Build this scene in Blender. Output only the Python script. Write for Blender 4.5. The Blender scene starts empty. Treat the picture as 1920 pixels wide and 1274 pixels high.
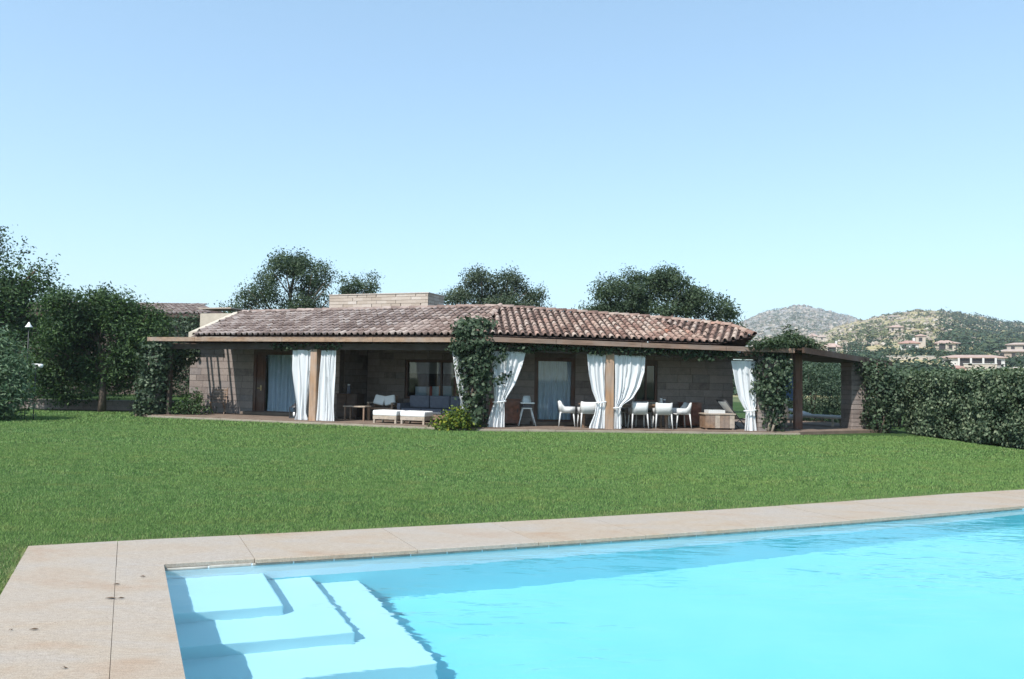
import bpy, bmesh, math, random
import numpy as np
from mathutils import Matrix, Vector, Euler

random.seed(7)
RNG = np.random.default_rng(11)
scn = bpy.context.scene
COL = scn.collection
R = math.radians

# ------------------------------------------------------------------ camera
cam = bpy.data.cameras.new('camera')
cam_o = bpy.data.objects.new('camera', cam)
COL.objects.link(cam_o)
cam.sensor_width = 36.0
cam.lens = 28.125
cam.clip_start = 0.1
cam.clip_end = 6000
cam_o.matrix_world = (Matrix.Translation((0, 0, 1.5)) @ Matrix.Rotation(math.pi / 2 + math.atan(75 / 1500), 4, 'X')
                      @ Matrix.Rotation(R(1.0), 4, 'Z'))
scn.camera = cam_o

# ------------------------------------------------------------------ light
SUN = Vector((-0.38, -0.58, 0.90)).normalized()        # direction towards the sun
world = bpy.data.worlds.new('World')
scn.world = world
world.use_nodes = True
wn = world.node_tree
sky = wn.nodes.new('ShaderNodeTexSky')
sky.sky_type = 'NISHITA'
sky.sun_disc = False
sky.sun_elevation = math.asin(SUN.z)
sky.sun_rotation = math.atan2(SUN.x, SUN.y)
sky.altitude = 50
sky.air_density = 1.0
sky.dust_density = 0.3
sky.ozone_density = 3.0
# clear-sky gradient flattened by an added gamma: the same tone curve and tint over the whole sky
sky_gamma = wn.nodes.new('ShaderNodeGamma')
sky_gamma.inputs['Gamma'].default_value = 0.66
sky_tint = wn.nodes.new('ShaderNodeMix')
sky_tint.data_type = 'RGBA'
sky_tint.blend_type = 'MULTIPLY'
sky_tint.inputs[0].default_value = 1.0
sky_tint.inputs[7].default_value = (1.27, 1.475, 1.50, 1)
wn.links.new(sky.outputs[0], sky_gamma.inputs[0])
wn.links.new(sky_gamma.outputs[0], sky_tint.inputs[6])
wn.links.new(sky_tint.outputs[2], wn.nodes['Background'].inputs[0])
wn.nodes['Background'].inputs[1].default_value = 0.15
sun = bpy.data.lights.new('sun', 'SUN')
sun_o = bpy.data.objects.new('sun', sun)
COL.objects.link(sun_o)
sun.energy = 3.8
sun.angle = R(0.53)
sun.color = (1.0, 0.975, 0.94)
sun_o.rotation_euler = SUN.to_track_quat('Z', 'Y').to_euler()
sun_o.location = (-20, -20, 30)
sun.cycles.is_caustics_light = True                    # sunlight refracts through the pool water
scn.view_settings.view_transform = 'Standard'
scn.view_settings.look = 'None'
scn.view_settings.exposure = 0.85
scn.view_settings.gamma = 1.0
scn.view_settings.use_curve_mapping = False
scn.cycles.use_denoising = True
scn.cycles.max_bounces = 8
scn.cycles.transparent_max_bounces = 6
scn.cycles.caustics_refractive = True
scn.cycles.caustics_reflective = True
scn.cycles.blur_glossy = 1.0
scn.cycles.diffuse_bounces = 4
scn.cycles.sample_clamp_indirect = 6.0


# ------------------------------------------------------------------ materials
class NT:
    def __init__(self, name):
        self.m = bpy.data.materials.new(name)
        self.m.use_nodes = True
        self.t = self.m.node_tree
        self.p = self.t.nodes['Principled BSDF']
        self.out = self.t.nodes['Material Output']

    def n(self, typ, **kw):
        x = self.t.nodes.new(typ)
        for k, v in kw.items():
            setattr(x, k, v)
        return x

    def l(self, a, b):
        self.t.links.new(a, b)

    def coord(self, kind='Object', scale=(1, 1, 1)):
        tc = self.n('ShaderNodeTexCoord')
        mp = self.n('ShaderNodeMapping')
        mp.inputs['Scale'].default_value = scale
        self.l(tc.outputs[kind], mp.inputs[0])
        return mp.outputs[0]

    def world(self, scale=(1, 1, 1)):
        g = self.n('ShaderNodeNewGeometry')
        mp = self.n('ShaderNodeMapping')
        mp.inputs['Scale'].default_value = scale
        self.l(g.outputs['Position'], mp.inputs[0])
        return mp.outputs[0]

    def noise(self, vec, scale, detail=4, rough=0.55, dist=0.0):
        x = self.n('ShaderNodeTexNoise')
        x.inputs['Scale'].default_value = scale
        x.inputs['Detail'].default_value = detail
        x.inputs['Roughness'].default_value = rough
        x.inputs['Distortion'].default_value = dist
        self.l(vec, x.inputs['Vector'])
        return x.outputs[0]

    def ramp(self, fac, stops):
        x = self.n('ShaderNodeValToRGB')
        e = x.color_ramp.elements
        while len(e) < len(stops):
            e.new(0.5)
        for q, (p, c) in zip(e, stops):
            q.position = p
            q.color = (*c, 1) if len(c) == 3 else c
        self.l(fac, x.inputs[0])
        return x.outputs[0]

    def mix(self, fac, a, b, mode='MIX'):
        x = self.n('ShaderNodeMix', data_type='RGBA', blend_type=mode)
        if isinstance(fac, (int, float)):
            x.inputs[0].default_value = fac
        else:
            self.l(fac, x.inputs[0])
        for s, q in ((6, a), (7, b)):
            if isinstance(q, tuple):
                x.inputs[s].default_value = (*q, 1)
            else:
                self.l(q, x.inputs[s])
        return x.outputs[2]

    def bump(self, h, strength=0.3, dist=0.02):
        x = self.n('ShaderNodeBump')
        x.inputs['Strength'].default_value = strength
        x.inputs['Distance'].default_value = dist
        self.l(h, x.inputs['Height'])
        return x.outputs[0]

    def fin(self, col=None, rough=0.7, spec=0.3, normal=None, metal=0.0):
        if col is not None:
            if isinstance(col, tuple):
                self.p.inputs['Base Color'].default_value = (*col, 1)
            else:
                self.l(col, self.p.inputs['Base Color'])
        self.p.inputs['Roughness'].default_value = rough
        self.p.inputs['Specular IOR Level'].default_value = spec
        self.p.inputs['Metallic'].default_value = metal
        if normal is not None:
            self.l(normal, self.p.inputs['Normal'])
        return self.m


def m_simple(name, c, rough=0.6, var=0.15, scale=8, spec=0.3, bump=0.0):
    t = NT(name)
    v = t.world()
    n = t.noise(v, scale, 5)
    lo = tuple(x * (1 - var) for x in c)
    hi = tuple(min(1, x * (1 + var)) for x in c)
    col = t.ramp(n, [(0.3, lo), (0.7, hi)])
    return t.fin(col, rough, spec, t.bump(n, bump, 0.01) if bump else None)


def m_leaf(name, dark, mid, light, trans=0.25, rough=0.6, spec=0.18):
    t = NT(name)
    a = t.n('ShaderNodeAttribute', attribute_name='rnd')
    col = t.ramp(a.outputs['Fac'], [(0.0, dark), (0.5, mid), (0.95, light)])
    big = t.noise(t.world(), 1.1, 2)
    col = t.mix(t.ramp(big, [(0.35, (0, 0, 0)), (0.7, (1, 1, 1))]), col, t.mix(0.45, col, mid))
    t.fin(col, rough, spec)
    tr = t.n('ShaderNodeBsdfTranslucent')
    t.l(t.mix(1.0, col, (1.0, 1.25, 0.5), 'MULTIPLY'), tr.inputs[0])
    mx = t.n('ShaderNodeMixShader')
    mx.inputs[0].default_value = trans
    t.l(t.p.outputs[0], mx.inputs[1])
    t.l(tr.outputs[0], mx.inputs[2])
    t.l(mx.outputs[0], t.out.inputs[0])
    return t.m


def m_wood(name, c, rough=0.6, axis=(1, 1, 1), var=0.35):
    t = NT(name)
    v = t.coord('Object', axis)
    n = t.noise(v, 5, 6, 0.6, 0.4)
    n2 = t.noise(t.world(), 1.3, 3)
    col = t.ramp(n, [(0.3, tuple(x * (1 - var) for x in c)), (0.7, tuple(x * (1 + var) for x in c))])
    col = t.mix(t.ramp(n2, [(0.4, (0, 0, 0)), (0.65, (1, 1, 1))]), col,
                t.mix(0.5, col, (c[0] * 0.9 + .05, c[0] * 0.75 + .05, c[0] * 0.65 + .05)))
    return t.fin(col, rough, 0.25, t.bump(n, 0.3, 0.006))


def m_stone_block():
    t = NT('stone_block')
    oi = t.n('ShaderNodeObjectInfo')
    v = t.world()
    n = t.noise(v, 6, 8, 0.65)
    f = t.noise(v, 42, 5, 0.6)
    base = t.ramp(oi.outputs['Random'], [(0.0, (.15, .118, .105)), (0.35, (.215, .172, .152)),
                                        (0.7, (.265, .217, .192)), (1.0, (.185, .158, .15))])
    col = t.mix(t.ramp(n, [(0.35, (0, 0, 0)), (0.7, (1, 1, 1))]), base, t.mix(0.5, base, (.34, .285, .25)))
    col = t.mix(0.35, col, t.mix(1.0, col, t.ramp(f, [(0.3, (.45, .45, .45)), (0.7, (1.25, 1.25, 1.25))]), 'MULTIPLY'))
    h = t.mix(0.4, n, f)
    return t.fin(col, 0.92, 0.15, t.bump(h, 0.8, 0.02))


def m_brick_pale():
    t = NT('pale_brick')
    oi = t.n('ShaderNodeObjectInfo')
    v = t.world()
    n = t.noise(v, 14, 6, 0.6)
    base = t.ramp(oi.outputs['Random'], [(0.0, (.36, .29, .23)), (0.5, (.46, .385, .32)), (1.0, (.54, .47, .41))])
    col = t.mix(t.ramp(n, [(0.35, (0, 0, 0)), (0.75, (1, 1, 1))]), base, t.mix(0.5, base, (.40, .32, .26)))
    return t.fin(col, 0.9, 0.15, t.bump(n, 0.5, 0.01))


def m_tile(name, use_attr):
    t = NT(name)
    if use_attr:
        r = t.n('ShaderNodeAttribute', attribute_name='rnd').outputs['Fac']
    else:
        r = t.n('ShaderNodeObjectInfo').outputs['Random']
    v = t.world()
    n = t.noise(v, 9, 6, 0.65)
    big = t.noise(v, 0.45, 3)
    red = t.ramp(r, [(0.0, (.15, .09, .07)), (0.3, (.265, .165, .13)), (0.6, (.33, .235, .185)),
                     (0.85, (.39, .305, .25)), (1.0, (.30, .135, .09))])
    grey = t.ramp(r, [(0.0, (.16, .115, .098)), (0.4, (.245, .185, .16)), (0.75, (.315, .25, .22)), (1.0, (.39, .325, .285))])
    sep = t.n('ShaderNodeSeparateXYZ')
    t.l(v, sep.inputs[0])
    lr = t.n('ShaderNodeMapRange')
    lr.inputs[1].default_value = -4
    lr.inputs[2].default_value = 3
    t.l(sep.outputs[0], lr.inputs[0])            # the older left wing has greyer, more weathered tiles
    col = t.mix(lr.outputs[0], grey, red)
    col = t.mix(t.ramp(big, [(0.45, (0, 0, 0)), (0.65, (.25, .25, .25))]), col, grey)
    lich = t.ramp(n, [(0.6, (0, 0, 0)), (0.78, (.28, .28, .28))])
    col = t.mix(lich, col, (.50, .46, .38))
    drk = t.ramp(n, [(0.25, (.6, .6, .6)), (0.38, (0, 0, 0))])
    col = t.mix(drk, col, (.09, .075, .07))
    return t.fin(col, 0.9, 0.15, t.bump(n, 0.5, 0.01))


M = {}
M['stone'] = m_stone_block()
M['mortar'] = m_simple('mortar', (.14, .112, .096), .95, .2, 12, .1, .3)
M['brick'] = m_brick_pale()
M['brick_mortar'] = m_simple('brick_mortar', (.36, .29, .23), .95, .2, 14, .1)
M['plaster'] = m_simple('plaster', (.46, .40, .32), .9, .1, 5, .15)
M['tile'] = m_tile('roof_tile', False)
M['tile_j'] = m_tile('roof_tile_joined', True)
M['trough'] = m_simple('shaded_trough_tile', (.055, .040, .035), .95, .45, 5, .1, .4)  # dirt tone darkened to paint shade into the gaps between tile rows
M['roof_deck'] = m_simple('roof_deck', (.10, .07, .06), .95, .3, 6, .1)
M['fascia'] = m_wood('fascia_wood', (.27, .175, .115), .65, (.25, 3, 3))
M['fascia_old'] = m_wood('old_fascia_wood', (.20, .13, .095), .7, (.25, 3, 3))
M['beam'] = m_wood('beam_wood', (.06, .037, .026), .7, (.3, 3, 3))
M['post'] = m_wood('post_wood', (.34, .20, .115), .6, (4, 4, .3))
M['dark_post'] = m_wood('dark_post_wood', (.16, .075, .05), .6, (4, 4, .3))
M['door_wood'] = m_wood('door_wood', (.10, .045, .028), .45, (4, 4, .4))
M['wood_mid'] = m_wood('furniture_wood', (.22, .135, .085), .55, (2, 2, 2))
M['wood_light'] = m_wood('weathered_wood', (.36, .29, .22), .65, (2, 2, 2))
M['wood_red'] = m_wood('red_wood', (.20, .075, .045), .5, (2, 2, 2))
M['resin'] = m_simple('white_resin', (.56, .55, .53), .5, .05, 6)
M['cushion_white'] = m_simple('white_cushion', (.80, .79, .77), .9, .03, 5, .1)
M['lounger_pad'] = m_simple('lounger_pad', (.55, .55, .55), .9, .05, 5, .1)
M['cushion_grey'] = m_simple('grey_cushion', (.13, .135, .165), .95, .12, 9, .1, .2)
M['white_paint'] = m_simple('white_paint', (.80, .80, .78), .5, .03, 5)
M['dark_metal'] = m_simple('dark_metal', (.03, .03, .033), .45, .1, 6, .5)
M['brass'] = m_simple('brass', (.55, .42, .22), .35, .1, 6, .6)
M['blue_cloth'] = m_simple('blue_cloth', (.16, .24, .42), .95, .1, 8, .1)
M['patio'] = m_simple('patio_stone', (.17, .125, .095), .8, .2, 3, .2, .2)
M['kerb'] = m_simple('patio_edge_stone', (.27, .235, .18), .85, .15, 3, .2, .2)
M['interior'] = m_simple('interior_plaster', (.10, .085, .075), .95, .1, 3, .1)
M['bark'] = m_simple('bark', (.12, .09, .07), .95, .3, 14, .1, .6)
M['bark_pale'] = m_simple('pale_bark', (.30, .25, .20), .95, .3, 14, .1, .6)
M['grout'] = m_simple('grout', (.23, .185, .15), .98, .3, 9, .1)
M['soil'] = m_simple('soil', (.14, .10, .07), .98, .3, 9, .1, .4)

t = NT('curtain_cloth')
t.fin((.88, .885, .89), .9, .1)
tr = t.n('ShaderNodeBsdfTranslucent')
tr.inputs[0].default_value = (.85, .86, .88, 1)
mx = t.n('ShaderNodeMixShader')
mx.inputs[0].default_value = .35
t.l(t.p.outputs[0], mx.inputs[1])
t.l(tr.outputs[0], mx.inputs[2])
t.l(mx.outputs[0], t.out.inputs[0])
M['cloth'] = t.m
M['sheer'] = m_simple('sheer_cloth', (.66, .69, .76), .95, .05, 5, .1)

t = NT('window_glass')
t.fin((.015, .018, .022), .03, .6)
M['glass_dark'] = t.m
t = NT('clear_glass')
tb = t.n('ShaderNodeBsdfTransparent')
tb.inputs[0].default_value = (.86, .9, .92, 1)
gb = t.n('ShaderNodeBsdfGlossy')
gb.inputs['Roughness'].default_value = .02
fr = t.n('ShaderNodeFresnel')
fr.inputs[0].default_value = 1.45
mx = t.n('ShaderNodeMixShader')
t.l(fr.outputs[0], mx.inputs[0])
t.l(tb.outputs[0], mx.inputs[1])
t.l(gb.outputs[0], mx.inputs[2])
t.l(mx.outputs[0], t.out.inputs[0])
M['glass'] = t.m

# pool deck: pale granite with rust-coloured stains
t = NT('deck_stone')
v = t.world()
oi = t.n('ShaderNodeObjectInfo')
n1 = t.noise(t.world((1.0, 2.2, 1)), 0.9, 5, 0.6, 0.6)
n2 = t.noise(v, 140, 3, 0.7)
n3 = t.noise(v, 5, 6, 0.65)
base = t.ramp(n1, [(0.36, (.325, .284, .240)), (0.52, (.335, .274, .208)), (0.70, (.31, .218, .145))])
base = t.mix(t.ramp(oi.outputs['Random'], [(0, (0, 0, 0)), (1, (.35, .35, .35))]), base, (.335, .308, .280))
base = t.mix(t.ramp(n3, [(0.42, (0, 0, 0)), (0.75, (.55, .55, .55))]), base, (.352, .303, .25))
base = t.mix(0.55, base, t.mix(1.0, base, t.ramp(n2, [(0.3, (.35, .32, .3)), (0.5, (1, 1, 1)), (0.72, (1.45, 1.45, 1.45))]), 'MULTIPLY'))
n4 = t.noise(t.world((1, 3.5, 1)), 16, 5, .7)
base = t.mix(.5, base, t.mix(1.0, base, t.ramp(n4, [(.3, (.68, .64, .6)), (.7, (1.25, 1.25, 1.25))]), 'MULTIPLY'))
M['deck'] = t.fin(base, .85, .2, t.bump(n2, .3, .004))
M['lip'] = m_simple('lip_stone', (.36, .34, .30), .8, .35, 9, .2, .3)
M['pool_white'] = m_simple('pool_white', (.78, .83, .87), .7, .03, 2, .2)
t = NT('pool_liner')
n1 = t.noise(t.world(), 1.2, 3)
M['pool_floor'] = t.fin(t.ramp(n1, [(0.3, (.225, .66, .74)), (0.7, (.265, .70, .77))]), .7, .2)
M['pool_step'] = m_simple('pool_step', (.55, .77, .82), .7, .03, 2, .2)

t = NT('pool_water')
t.t.nodes.remove(t.p)
g = t.n('ShaderNodeBsdfRefraction')
g.inputs['IOR'].default_value = 1.33
g.inputs['Roughness'].default_value = 0.0
g.inputs['Color'].default_value = (.90, .99, 1, 1)
gl = t.n('ShaderNodeBsdfGlossy')
gl.inputs['Roughness'].default_value = .03
fr = t.n('ShaderNodeFresnel')
fr.inputs[0].default_value = 1.33
w1 = t.noise(t.world((1.0, 2.4, 1)), 1.5, 2, .5, .8)
w2 = t.noise(t.world((1.0, 2.0, 1)), 6, 2, .5, .5)
msk = t.ramp(t.noise(t.world(), .35, 2), [(.42, (.15, .15, .15)), (.62, (1, 1, 1))])
hh = t.mix(1.0, t.mix(.25, w1, w2), msk, 'MULTIPLY')
bp = t.bump(hh, .42, .05)
for q in (g, gl, fr):
    t.l(bp, q.inputs['Normal'])
mx = t.n('ShaderNodeMixShader')
t.l(fr.outputs[0], mx.inputs[0])
t.l(g.outputs[0], mx.inputs[1])
t.l(gl.outputs[0], mx.inputs[2])
t.l(mx.outputs[0], t.out.inputs[0])
M['water'] = t.m

# lawn soil/thatch and blades
t = NT('lawn_thatch')
v = t.world()
n1 = t.noise(v, .35, 4)
n2 = t.noise(v, 22, 5, .7)
col = t.ramp(n1, [(.35, (.030, .066, .018)), (.65, (.050, .090, .024))])
col = t.mix(t.ramp(n2, [(.3, (.5, .5, .5)), (.7, (0, 0, 0))]), col, (.03, .045, .015))
M['lawn'] = t.fin(col, .95, .1, t.bump(n2, .8, .03))
t = NT('grass_blade')
a = t.n('ShaderNodeAttribute', attribute_name='rnd')
col = t.ramp(a.outputs['Fac'], [(0, (.074, .160, .044)), (.5, (.150, .275, .074)), (.85, (.245, .370, .112)), (1, (.31, .28, .16))])
big = t.ramp(t.noise(t.world((1, 1.6, 1)), .28, 4), [(.38, (0, 0, 0)), (.62, (1, 1, 1))])
col = t.mix(big, col, t.mix(.40, col, (.20, .29, .07)))
pat = t.ramp(t.noise(t.world((1, 1.3, 1)), 1.6, 5, .6), [(.52, (0, 0, 0)), (.68, (1, 1, 1))])
col = t.mix(pat, col, t.mix(.5, col, (.27, .29, .09)))
drk = t.ramp(t.noise(t.world((1, 1.3, 1)), 3.1, 4, .6), [(.34, (1, 1, 1)), (.46, (0, 0, 0))])
col = t.mix(drk, col, t.mix(.5, col, (.05, .13, .03)))
t.fin(col, .6, .25)
tr = t.n('ShaderNodeBsdfTranslucent')
t.l(col, tr.inputs[0])
mx = t.n('ShaderNodeMixShader')
mx.inputs[0].default_value = .25
t.l(t.p.outputs[0], mx.inputs[1])
t.l(tr.outputs[0], mx.inputs[2])
t.l(mx.outputs[0], t.out.inputs[0])
M['grass'] = t.m

M['oak'] = m_leaf('oak_leaf', (.024, .042, .024), (.058, .088, .048), (.125, .160, .088))
M['oak_blue'] = m_leaf('holm_oak_leaf', (.028, .046, .030), (.066, .090, .056), (.145, .170, .108))
M['dark_leaf'] = m_leaf('dark_leaf', (.018, .036, .018), (.044, .080, .034), (.120, .185, .060))
M['hedge_leaf'] = m_leaf('hedge_leaf', (.036, .060, .032), (.094, .132, .074), (.235, .27, .165), .15, .55, .22)
M['ivy_leaf'] = m_leaf('vine_leaf', (.018, .033, .019), (.044, .070, .038), (.140, .175, .105), .15, .55, .22)
M['oleander'] = m_leaf('oleander_leaf', (.045, .080, .045), (.10, .16, .085), (.24, .30, .18), .25, .55, .22)
M['yellow_leaf'] = m_leaf('yellow_green_leaf', (.030, .060, .015), (.085, .135, .025), (.34, .33, .04), .3)
M['olive'] = m_leaf('olive_leaf', (.025, .042, .030), (.050, .082, .050), (.12, .16, .10), .2)
M['scrub'] = m_leaf('scrub_leaf', (.050, .066, .034), (.100, .115, .058), (.20, .19, .095), .1, .8, .1)
M['wood_mass'] = m_leaf('woodland_leaf', (.020, .040, .026), (.042, .068, .040), (.085, .105, .055), .1, .8, .1)


# ------------------------------------------------------------------ builders
def tag(o, label=None, cat=None, group=None, kind=None):
    if label:
        o['label'] = label
    if cat:
        o['category'] = cat
    if group:
        o['group'] = group
    if kind:
        o['kind'] = kind
    return o


def empty(name, loc=(0, 0, 0), rz=0.0, label=None, cat=None, group=None):
    o = bpy.data.objects.new(name, None)
    COL.objects.link(o)
    o.empty_display_size = .2
    o.location = loc
    o.rotation_euler = (0, 0, rz)
    return tag(o, label, cat, group)


def link(name, me, parent=None, mw=None):
    o = bpy.data.objects.new(name, me)
    COL.objects.link(o)
    if parent is not None:
        o.parent = parent
    if mw is not None:
        o.matrix_basis = mw
    return o


class MB:
    def __init__(self):
        self.v, self.f, self.mi, self.sm = [], [], [], []

    def add(self, vs, fs, mi=0, M_=None, smooth=False):
        b = len(self.v)
        for p in vs:
            p = Vector(p)
            self.v.append(tuple(M_ @ p) if M_ is not None else tuple(p))
        for f in fs:
            self.f.append([b + i for i in f])
            self.mi.append(mi)
            self.sm.append(smooth)
        return self

    def box(self, a, b, mi=0, M_=None, bev=0.0):
        x0, x1 = sorted((a[0], b[0]))
        y0, y1 = sorted((a[1], b[1]))
        z0, z1 = sorted((a[2], b[2]))
        if bev <= 0:
            vs = [(x, y, z) for x in (x0, x1) for y in (y0, y1) for z in (z0, z1)]
            fs = [(0, 1, 3, 2), (4, 6, 7, 5), (0, 4, 5, 1), (2, 3, 7, 6), (0, 2, 6, 4), (1, 5, 7, 3)]
            return self.add(vs, fs, mi, M_)
        bm = bmesh.new()
        bmesh.ops.create_cube(bm, size=1)
        for v in bm.verts:
            v.co = ((x0 + x1) / 2 + v.co.x * (x1 - x0), (y0 + y1) / 2 + v.co.y * (y1 - y0), (z0 + z1) / 2 + v.co.z * (z1 - z0))
        bmesh.ops.bevel(bm, geom=bm.edges[:], offset=bev, segments=2, affect='EDGES', profile=.6)
        bm.verts.index_update()
        self.add([v.co.copy() for v in bm.verts], [[v.index for v in f.verts] for f in bm.faces], mi, M_)
        bm.free()
        return self

    def tube(self, pts, radii, seg=8, mi=0, M_=None, cap=True):
        pts = [Vector(p) for p in pts]
        if isinstance(radii, (int, float)):
            radii = [radii] * len(pts)
        vs, fs = [], []
        up = Vector((0, 0, 1))
        for i, p in enumerate(pts):
            d = (pts[min(i + 1, len(pts) - 1)] - pts[max(i - 1, 0)]).normalized()
            ref = up if abs(d.z) < .9 else Vector((1, 0, 0))
            x = d.cross(ref).normalized()
            y = x.cross(d)
            for k in range(seg):
                a = 2 * math.pi * k / seg
                vs.append(p + x * math.cos(a) * radii[i] + y * math.sin(a) * radii[i])
        for i in range(len(pts) - 1):
            for k in range(seg):
                a, b = i * seg + k, i * seg + (k + 1) % seg
                fs.append((a, b, b + seg, a + seg))
        if cap:
            fs.append(tuple(range(seg))[::-1])
            fs.append(tuple(range((len(pts) - 1) * seg, len(pts) * seg)))
        return self.add(vs, fs, mi, M_, True)

    def lathe(self, prof, seg=14, mi=0, M_=None):
        vs, fs = [], []
        for r, z in prof:
            for k in range(seg):
                a = 2 * math.pi * k / seg
                vs.append((r * math.cos(a), r * math.sin(a), z))
        for i in range(len(prof) - 1):
            for k in range(seg):
                a, b = i * seg + k, i * seg + (k + 1) % seg
                fs.append((a, b, b + seg, a + seg))
        return self.add(vs, fs, mi, M_, True)

    def mesh(self, name, mats):
        me = bpy.data.meshes.new(name)
        me.from_pydata(self.v, [], self.f)
        for m in (mats if isinstance(mats, (list, tuple)) else [mats]):
            me.materials.append(m)
        me.polygons.foreach_set('material_index', self.mi)
        me.polygons.foreach_set('use_smooth', self.sm)
        me.update()
        return me

    def build(self, name, mats, parent=None, mw=None):
        return link(name, self.mesh(name, mats), parent, mw)


def npmesh(name, V, k, mat, rnd=None):
    """V: (n*k,3) vertices of n separate k-gons"""
    n = len(V) // k
    me = bpy.data.meshes.new(name)
    me.vertices.add(len(V))
    me.vertices.foreach_set('co', np.ascontiguousarray(V, dtype=np.float32).ravel())
    me.loops.add(n * k)
    me.loops.foreach_set('vertex_index', np.arange(n * k, dtype=np.int32))
    me.polygons.add(n)
    me.polygons.foreach_set('loop_start', np.arange(n, dtype=np.int32) * k)
    me.polygons.foreach_set('loop_total', np.full(n, k, dtype=np.int32))
    me.materials.append(mat)
    if rnd is not None:
        at = me.attributes.new('rnd', 'FLOAT', 'FACE')
        at.data.foreach_set('value', np.ascontiguousarray(rnd, dtype=np.float32))
    me.update()
    me.validate()
    return me


def unit(a):
    return a / np.maximum(np.linalg.norm(a, axis=1, keepdims=True), 1e-9)


def leaf_quads(P, N, size, aspect=1.9, up_bias=0.0, jitter=.8):
    """P points, N outward normals -> diamond shaped leaves with a fold"""
    n = len(P)
    nn = unit(N + RNG.normal(0, jitter, (n, 3)) + np.array([0, 0, up_bias]))
    ref = unit(RNG.normal(0, 1, (n, 3)) + np.array([0, 0, .2]))
    a = unit(np.cross(nn, ref))
    b = np.cross(nn, a)
    s = (size * RNG.uniform(.6, 1.35, n))[:, None]
    L = a * s * .5
    Wd = b * s * .5 / aspect
    fold = nn * s * .12
    V = np.empty((n, 4, 3))
    V[:, 0] = P - L
    V[:, 1] = P + Wd + fold
    V[:, 2] = P + L
    V[:, 3] = P - Wd + fold
    return V.reshape(-1, 3)


def crown_points(lobes, n, clump=.35, per=14, shell=.55):
    """lobes: (centre, radii) list; returns points grouped in small clumps, plus outward directions"""
    vol = np.array([r[0] * r[1] * r[2] for _, r in lobes])
    nc = max(4, n // per)
    idx = RNG.choice(len(lobes), nc, p=vol / vol.sum())
    C = np.array([l[0] for l in lobes])[idx]
    Rd = np.array([l[1] for l in lobes])[idx]
    d = unit(RNG.normal(0, 1, (nc, 3)))
    rr = RNG.uniform(shell ** 3, 1, nc) ** (1 / 3)
    rr *= 1 + RNG.normal(0, .07, nc)
    cc = C + d * Rd * rr[:, None]
    dd = np.repeat(d, per, axis=0)
    P = np.repeat(cc, per, axis=0) + RNG.normal(0, clump, (nc * per, 3)) * np.array([1, 1, .75])
    shade = np.repeat(RNG.uniform(0, 1, nc), per)
    return P, dd, shade


def foliage(name, parent, lobes, n, size, mat, clump=.35, per=14, shell=.55, aspect=1.9, up=.4, zmin=None, loc=(0, 0, 0), jitter=.8):
    P, D, sh = crown_points(lobes, n, clump, per, shell)
    if zmin is not None:
        k = P[:, 2] > zmin
        P, D, sh = P[k], D[k], sh[k]
    V = leaf_quads(P, D, size, aspect, up, jitter)
    r = np.clip(sh * .55 + RNG.uniform(0, .45, len(P)), 0, 1)
    return link(name, npmesh(name, V, 4, mat, r), parent)


def limbs(mb, base, r0, targets, seg=7):
    """trunk from base splitting into limbs towards targets"""
    base = Vector(base)
    fork = base + Vector((0, 0, 1)) * (max(t[2] for t in targets) - base.z) * .36
    mid = (base + fork) / 2 + Vector((random.uniform(-.1, .1), random.uniform(-.1, .1), 0))
    mb.tube([base, mid, fork], [r0 * 1.25, r0, r0 * .85], seg)
    tops = [t for t in targets if t[2] > .5 * max(q[2] for q in targets)][:8]
    for tg in tops:
        tg = Vector(tg)
        k1 = fork.lerp(tg, .35) + Vector((random.uniform(-.2, .2), random.uniform(-.2, .2), .15))
        k2 = fork.lerp(tg, .7) + Vector((random.uniform(-.2, .2), random.uniform(-.2, .2), .1))
        mb.tube([fork - Vector((0, 0, .05)), k1, k2, tg], [r0 * .62, r0 * .45, r0 * .28, r0 * .1], 6)
        for _ in range(3):
            e = k2 + Vector((random.uniform(-1, 1), random.uniform(-1, 1), random.uniform(.2, .9))) * (tg - fork).length * .3
            mb.tube([k1.lerp(k2, random.random()), e], [r0 * .2, r0 * .05], 5)


def tree(name, label, base, lobes, n, size, mat, bark='bark', r0=.22, group=None, cat='tree', **kw):
    """lobes are given relative to the base"""
    o = empty(name, base, 0, label, cat, group)
    mb = MB()
    limbs(mb, (0, 0, -.1), r0, [l[0] for l in lobes])
    mb.build('trunk', M[bark], o)
    lumps = []
    for c, rad in lobes:
        for k in range(9):
            d = Vector((random.gauss(0, 1), random.gauss(0, 1), random.gauss(.25, .9))).normalized() * random.uniform(.45, .82)
            q = random.uniform(.34, .58)
            lumps.append(((c[0] + d.x * rad[0], c[1] + d.y * rad[1], c[2] + d.z * rad[2]), (rad[0] * q, rad[1] * q, rad[2] * q)))
    foliage('crown', o, lumps, n, size, mat, **kw)
    return o


# ------------------------------------------------------------------ layout frames
L0 = Vector((-12.9, 28.5, 0))
CC = Vector((-1.1, 24.0, 0))
R0 = Vector((8.0, 24.7, 0))
aL = math.atan2(CC.y - L0.y, CC.x - L0.x)
aR = math.atan2(R0.y - CC.y, R0.x - CC.x)
ML = Matrix.Translation(L0) @ Matrix.Rotation(aL, 4, 'Z')      # local x along the left wing's eave, y into the house
MR = Matrix.Translation(CC) @ Matrix.Rotation(aR, 4, 'Z')      # the same for the right wing
LLEN = (CC - L0).length
P0 = Vector((-2.75, 6.40, 0))
PU = Vector((.9198, .3923, 0))
PV = Vector((-.432, .902, 0))


def Q(u, v, z=0.0):
    """pool frame: u along the far edge, v away from the camera; the far edge bows slightly"""
    tt = min(max(u / 10.2, 0), 1)
    bow = -.68 * tt * (1 - tt)
    return P0 + PU * u + PV * (v + bow) + Vector((0, 0, z))


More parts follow.
